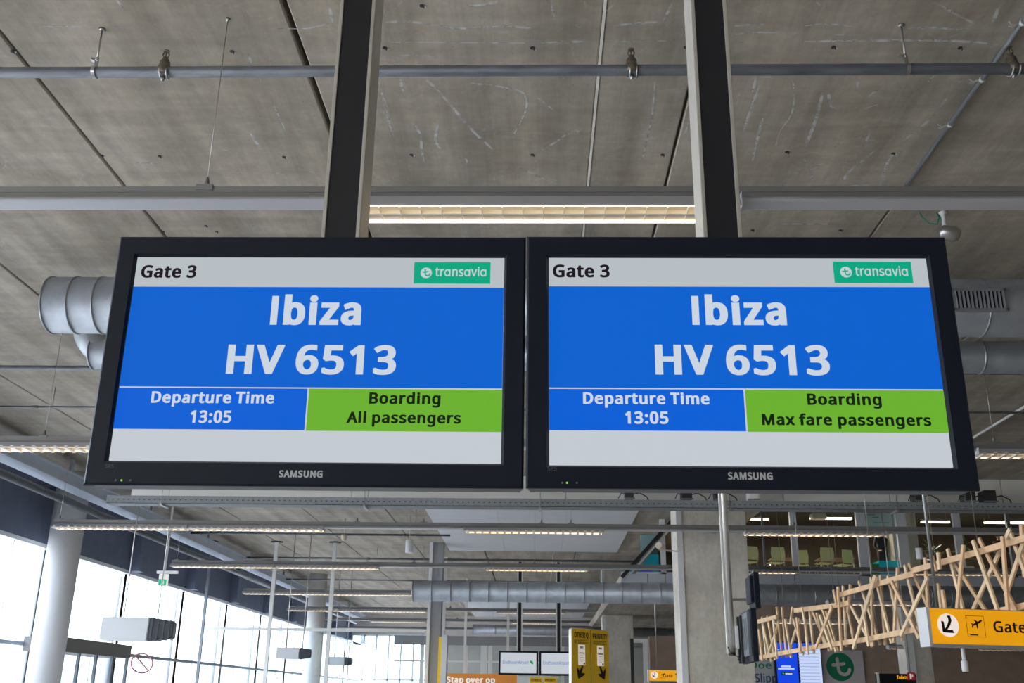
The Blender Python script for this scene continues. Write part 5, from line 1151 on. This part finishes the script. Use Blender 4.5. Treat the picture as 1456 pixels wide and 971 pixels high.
# people and plants on the upper floor
def human(name, label, base, h, rz, top_col, leg_col, skin=(.45, .30, .22), hair=(.05, .03, .02), arm_bend=.4):
    T = thing(name, label, 'person', base); k = h/1.75
    Mh = Matrix.Translation(base) @ Matrix.Rotation(rz, 4, 'Z')
    def V(x_, y_, z_): return Mh @ Vector((x_*k, y_*k, z_*k))
    J = [(0, 0, .93, .15), (0, 0, 1.12, .14), (0, 0, 1.32, .17), (0, 0, 1.44, .10), (0, -.01, 1.52, .058), (0, -.02, 1.60, .085), (0, -.02, 1.68, .095), (0, -.01, 1.74, .06)]
    E_ = [(i, i+1) for i in range(7)]
    for s in (-1, 1):
        n = len(J); J += [(s*.10, 0, .88, .10), (s*.11, -.02, .50, .065), (s*.12, .02, .09, .042), (s*.13, -.13, .04, .035)]
        E_ += [(0, n), (n, n+1), (n+1, n+2), (n+2, n+3)]
        n = len(J); J += [(s*.18, 0, 1.40, .062), (s*.25, .02, 1.13, .047), (s*.22, -.18*arm_bend*2, .95+.1*arm_bend, .034), (s*.215, -.20*arm_bend*2-.06, .93+.12*arm_bend, .036), (s*.21, -.20*arm_bend*2-.13, .92+.12*arm_bend, .016)]
        E_ += [(2, n), (n, n+1), (n+1, n+2), (n+2, n+3), (n+3, n+4)]
        for f_ in range(3):
            m2 = len(J); J += [(s*(.195+.018*f_), -.20*arm_bend*2-.14, .905+.12*arm_bend, .011)]; E_ += [(n+3, m2)]
        m2 = len(J); J += [(s*.17, -.20*arm_bend*2-.09, .95+.12*arm_bend, .012)]; E_ += [(n+3, m2)]
    me = bpy.data.meshes.new('body'); me.from_pydata([V(*j[:3]) for j in J], E_, [])
    o = bpy.data.objects.new('body', me); COL.objects.link(o)
    sk = o.modifiers.new('s', 'SKIN'); 
    for v, j in zip(me.skin_vertices[0].data, J): v.radius = (j[3]*k, j[3]*k)
    me.skin_vertices[0].data[0].use_root = True
    o.modifiers.new('u', 'SUBSURF').levels = 1
    dg = bpy.context.evaluated_depsgraph_get(); dg.update(); ev = bpy.data.meshes.new_from_object(o.evaluated_get(dg)); bpy.data.objects.remove(o)
    for p_ in ev.polygons: p_.use_smooth = True
    ev.materials.clear()
    for mm in (mat('skin', skin, .55), mat('top_cloth', top_col, .8), mat('trouser_cloth', leg_col, .8)): ev.materials.append(mm)
    Mi = Mh.inverted()
    for p_ in ev.polygons:
        l = (Mi @ p_.center)/k
        p_.material_index = 0 if l.z > 1.47 or (abs(l.x) > .17 and l.z < 1.0 and l.y < -.05) else (1 if l.z > .92 or (abs(l.x) > .17 and l.z > .8) else 2)
    link(ev, 'body', T)
    b = MB()
    c_ = V(0, .0, 1.68)
    b.lathe(c_+Vector((0, 0, -.06*k)), c_+Vector((0, 0, .115*k)), [(0, .098*k), (.4, .112*k), (.75, .085*k), (1, .02*k)], 14); b.build('hair', mat('hair', hair, .7), T)
    b = MB(); 
    for s in (-1, 1): b.lathe(V(s*.035, -.115, 1.665), V(s*.035, -.125, 1.665), [(0, .010*k), (1, .007*k)], 8)
    b.build('eyes', m_ink, T)
    return T
q = W(1256, 800, Y=yG+1.6)
human('person', 'person in dark jacket and pale shirt standing behind the turquoise counter', Vector((q.x, q.y, zs1)), 1.62, .3, (.02, .022, .035), (.03, .03, .04))
q = W(1425, 800, Y=yG+1.3)
human('person', 'person in dark clothes behind the glazing near the right edge', Vector((q.x, q.y, zs1)), 1.45, -.2, (.02, .02, .02), (.02, .02, .02), arm_bend=.7)
def plant(px, pyt, lb, seed, hfac=1):
    r_ = random.Random(seed); q = W(px, 812, Y=yG+.7); zt_ = W(px, pyt, Y=yG+.7).z
    T = thing('potted_plant', lb, 'plant', (q.x, q.y, zs1), 'plants behind the upper glazing')
    MB().lathe((q.x, q.y, zs1), (q.x, q.y, zs1+.38), [(0, .13), (.05, .14), (.95, .19), (1, .17)], 16).build('pot', mat('pot_pale', (.42, .55, .52), .5), T)
    MB().path([(q.x, q.y, zs1+.3), (q.x+.03, q.y, zs1+.7), (q.x, q.y, zt_-.2)], .02, 6).build('stem', mat('stem', (.12, .09, .05), .7), T)
    leaf = mat('leaf', (.08, .17, .06), .5); me = MB().add([(0, 0, 0), (.05, .02, .10), (.045, .03, .22), (0, .05, .34), (-.045, .03, .22), (-.05, .02, .10)], [(0, 1, 2, 3), (0, 3, 4, 5)]).mesh('leaf', leaf)
    n = 22
    for i in range(n):
        o = link(me, 'leaf', T); o.location = (q.x, q.y, zs1+.5+(zt_-.35-zs1-.5)*i/n)
        o.rotation_euler = (R_(-r_.uniform(20, 95)), 0, r_.uniform(0, 6.28)); o.scale = (1.2,)*3
    return T
plant(1330, 760, 'tall leafy plant in a pale pot, just right of the hanging white loudspeaker', 3)
plant(1376, 750, 'tall leafy plant in a pale pot, right one of the pair upstairs', 5)

# ------------------------------------------------------------------ wall zone below the upper floor
yU = 33.0
MB().bb((6.2, yU, 0), (22, yU+.3, zs0)).build('wall_under_floor', m_wall_brown, kind='structure')
def panelbox(l, t_, r_, name, label, mm, cat, Y=yU-.1, d=.08, b_=None):
    A, B = W(l, t_, Y=Y), W(r_, t_, Y=Y); z0 = .4 if b_ is None else W(l, b_, Y=Y).z
    T = thing(name, label, cat, ((A.x+B.x)/2, Y, z0))
    MB().bb((A.x, Y, z0), (B.x, Y+d, A.z)).build('panel', mm, T, .004)
    return T, A, B
T, A, B = panelbox(1071, 937, 1100, 'lettered_panel', 'grey panel with cut-off green and blue words beside the column', mat('panel_grey', (.45, .46, .48), .6), 'panel')
z_ = W(1085, 950, Y=yU-.1).z; u = A.z-W(1085, 947, Y=yU-.1).z
x_ = lambda px, Y=yU-.1: W(px, 955, Y=Y).x
Mp = Matrix.Translation((0, yU-.106, 0))
text_mesh('Doe', (x_(1067), x_(1097.5), W(1085, 950.5, Y=yU-.1).z, u*.95), Mp, m_green, 'lettering', T, bold=.015)
text_mesh('Slipp', (x_(1073), x_(1104), W(1085, 970, Y=yU-.1).z, u*1.2), Mp, mat('navy', (.03, .05, .16), .6), 'lettering', T, bold=.015)
T, A, B = panelbox(1101, 912, 1132.5, 'blue_info_screen', 'bright blue upright information screen beside the lettered panel', m_black, 'screen', yU-.25, .1)
s = MB().bb((A.x+.02, yU-.262, .5), (B.x-.02, yU-.251, A.z-.03)).build('screen', emis('info_blue', (20, 70, 225)), T)
Mp = Matrix.Translation((0, yU-.265, 0)); e_w = emis('info_white', (190, 210, 240))
X = lambda px: W(px, 940, Y=yU-.25).x
Zz = lambda py: W(1117, py, Y=yU-.25).z
text_mesh('Gates', (X(1105), X(1125), Zz(929), .12), Mp, e_w, 'lettering', s, bold=.02)
flat(rect(X(1110), X(1123.5), Zz(948.6), Zz(946.2)), Mp, e_w, 'print_line', s); flat(rect(X(1105.5), X(1128.5), Zz(951.8), Zz(949.4)), Mp, e_w, 'print_line', s)
flat(rect(X(1110), X(1126), Zz(960), Zz(955)), Mp, m_ink, 'badge', s); flat([(X(1111.3), Zz(959)), (X(1114), Zz(957.5)), (X(1111.3), Zz(956))], Matrix.Translation((0, yU-.27, 0)), emis('badge_green', (60, 200, 120)), 'badge_mark', s); flat(rect(X(1115), X(1125), Zz(958.8), Zz(957)), Matrix.Translation((0, yU-.27, 0)), e_w, 'badge_print', s)
T, A, B = panelbox(1133.5, 913, 1166, 'list_screen', 'pale upright screen listing flights beside the bright blue one', m_black, 'screen', yU-.25, .1)
s = MB().bb((A.x+.02, yU-.262, .5), (B.x-.02, yU-.251, A.z-.03)).build('screen', emis('info_pale', (200, 214, 246)), T)
flat(rect(X(1134.5), X(1165), Zz(919), Zz(914)), Mp, emis('info_head', (50, 80, 190)), 'header_bar', s)
for k in range(11): flat(rect(X(1135.5), X(1164), Zz(925+4.6*k), Zz(923.6+4.6*k)), Mp, emis('info_row', (160, 180, 225)), 'flight_row', s)
T, A, B = panelbox(1167, 924, 1226, 'logo_wall_panel', 'pale wall panel bearing a round green airline emblem', m_lilac, 'panel')
c_ = W(1194.5, 948, Y=yU-.1); r_ = (W(1214, 948, Y=yU-.1).x-W(1175, 948, Y=yU-.1).x)/2
flat(circ(c_.x, c_.z, r_, 36), Matrix.Translation((0, yU-.105, 0)), m_green, 'green_disc', T)
b = MB()
for k_, pts in enumerate(tee(c_.x, c_.z, r_)): b.add([(x, yU-.109-k_*.0005, z) for x, z in pts], [tuple(range(len(pts)))])
b.build('emblem_letter', m_lilac, T)
T, A, B = panelbox(1246, 957.5, 1302, 'toilets_sign', 'dark hanging sign with small orange Toilets lettering', m_black, 'sign', 26.2, .12, 985)
Xs = lambda px: W(px, 963, Y=26.2).x
text_mesh('Toilets', (Xs(1275), Xs(1290), W(1280, 965.5, Y=26.2).z, .08), Matrix.Translation((0, 26.19, 0)), mat('orange_letters', (.9, .4, .02), .5, emit=(1, .5, .02), es=.8), 'lettering', T, bold=.02)
MB().bb((A.x, 26.16, W(1246, 985, Y=26.2).z), (A.x+.05, 26.32, A.z+.02)).build('end_cap', m_white, T)
for s in (.15, .6): MB().tube((A.x+(B.x-A.x)*s, 26.26, A.z), (A.x+(B.x-A.x)*s, 26.26, 8.6), .012, 6).build('hanging_rod', m_steel, T)
p, q = W(1290, 956, Y=25.9), W(1302, 967, Y=25.9)
T = thing('fire_sign', 'small red fire equipment sign beside the dark Toilets sign', 'sign', ((p.x+q.x)/2, 25.9, q.z))
MB().bb((p.x, 25.9, q.z), (q.x, 25.93, p.z)).build('plate', m_red, T)
hh_ = p.z-q.z
flat(rect(p.x+.05, p.x+.09, q.z+.03, p.z-.03), Matrix.Translation((0, 25.895, 0)), m_signwhite, 'pictogram', T); flat(rect(p.x+.10, q.x-.05, q.z+hh_*.45, p.z-.04), Matrix.Translation((0, 25.895, 0)), m_signwhite, 'pictogram', T)
MB().tube(((p.x+q.x)/2, 25.95, q.z+.1), ((p.x+q.x)/2, 25.95, 8.6), .01, 6).build('hanging_rod', m_steel, T)
# doorway left of the wide column
yd = 38
p, q = W(896, 908, Y=yd), W(921, 908, Y=yd)
T = thing('white_door_frame', 'white doorway frame left of the small Gate 1 sign', 'doorway', ((p.x+q.x)/2, yd, 0))
MB().bb((p.x, yd, 0), (p.x+.12, yd+.1, p.z)).build('dark_jamb', m_dark, T); MB().bb((p.x+.12, yd, p.z-.14), (q.x, yd+.1, p.z)).build('head', m_white, T); MB().bb((q.x-.18, yd, 0), (q.x, yd+.1, p.z-.14)).build('jamb', m_white, T)
MB().bb((p.x+.12, yd+.04, 0), (q.x-.18, yd+.05, p.z-.14)).build('pane', m_glass2, T)
p, q = W(923, 908, Y=39), W(985, 908, Y=39)
MB().bb((p.x, 39, 0), (q.x, 39.2, p.z+.1)).build('wall_brown', m_wall_brown, kind='structure')

# ------------------------------------------------------------------ wooden lath sculpture
SC_T = thing('lath_sculpture', 'long hanging sculpture of criss-crossing pale pine laths', 'sculpture', (5.1, 16, 2.4))
PA, PB = Vector((5.72, 12.0, 0)), Vector((4.55, 20.0, 0))
nrm = Vector((PB.y-PA.y, -(PB.x-PA.x), 0)).normalized()
def onp(px, py, off=0):
    d = CR*((px-CX)/F) - CU*((py-CY)/F) + CF
    o0 = PA+nrm*off
    t = (o0-Vector((0, 0, 0))).dot(nrm)/d.dot(nrm); return CAM+d*t
def z7(x_, y_): return 1220+x_/3.335, 680+y_/3.335
def z6(x_, y_): return 1040+x_/3.338, 680+y_/3.338
L7 = [((500, 315), (468, 640)), ((425, 335), (508, 660)), ((440, 375), (610, 635)), ((545, 295), (668, 640)), ((573, 285), (760, 645)), ((722, 240), (540, 635)), ((685, 275), (712, 640)),
      ((725, 262), (800, 470)), ((775, 220), (790, 470)), ((380, 352), (388, 432)), ((318, 376), (334, 640)), ((380, 498), (398, 660)), ((400, 530), (420, 660)), ((222, 412), (292, 700)), ((242, 402), (345, 640)),
      ((330, 470), (203, 745)), ((188, 425), (170, 778)), ((142, 462), (212, 772)), ((160, 490), (290, 758)), ((85, 480), (160, 782)), ((105, 460), (130, 792)), ((80, 463), (0, 730)), ((62, 470), (72, 795)),
      ((4, 488), (106, 788)), ((350, 370), (372, 440)), ((820, 200), (700, 560)), ((860, 190), (900, 620))]
L6 = [((685, 463), (578, 808)), ((565, 503), (552, 640)), ((530, 510), (545, 800)), ((505, 515), (522, 818)), ((565, 600), (668, 796)), ((548, 600), (588, 808)), ((622, 600), (652, 797)), ((430, 612), (497, 822)),
      ((450, 630), (506, 818)), ((478, 608), (400, 805)), ((370, 610), (392, 832)), ((380, 618), (466, 818)), ((350, 678), (364, 836)), ((295, 668), (342, 836)), ((322, 668), (268, 842)), ((310, 660), (330, 830)), ((255, 668), (284, 852)), ((215, 610), (242, 852)),
      ((198, 668), (217, 857)), ((170, 652), (207, 862)), ((145, 658), (168, 862)), ((130, 716), (147, 866)), ((212, 728), (168, 852)), ((240, 612), (262, 850)), ((335, 612), (352, 700)), ((290, 610), (280, 690)), ((405, 640), (445, 800)), ((485, 530), (500, 600)),
      ((152, 700), (190, 870)), ((225, 680), (180, 840)), ((420, 650), (478, 812))]
i = 0
for lst, fn in ((L7, z7), (L6, z6)):
    for a, b_ in lst:
        off = (-.16, .02, .16)[i % 3]
        p, q = onp(*fn(*a), off), onp(*fn(*b_), off)
        MB().bar(p, q, .055, .028, nrm).build('lath', (m_wood, m_wood2)[i % 2], SC_T); i += 1
for pts, off in (([z7(262, 437), z7(640, 330), z7(900, 250)], -.07), ([z6(520, 552), z6(868, 452)], -.07), ([z6(300, 628), z6(520, 600), z6(560, 590)], -.07), ([z6(128, 680), z6(215, 658)], -.07),
                 ([z6(110, 855), z6(400, 800), z6(640, 765), z6(900, 712)], -.07), ([z7(280, 715), z7(560, 655)], .09), ([z7(560, 655), z7(900, 580)], .09)):
    for k in range(len(pts)-1):
        p, q = onp(*pts[k], off), onp(*pts[k+1], off)
        MB().bar(p, q, .075, .035, nrm).build('beam', m_wood, SC_T)
for px, py in ((1140, 860), (1240, 815), (1330, 800), (1392, 785)):
    p = onp(px, py, 0); MB().tube(p, (p.x, p.y, ZC), .004, 6).build('suspension_wire', m_steel, SC_T)
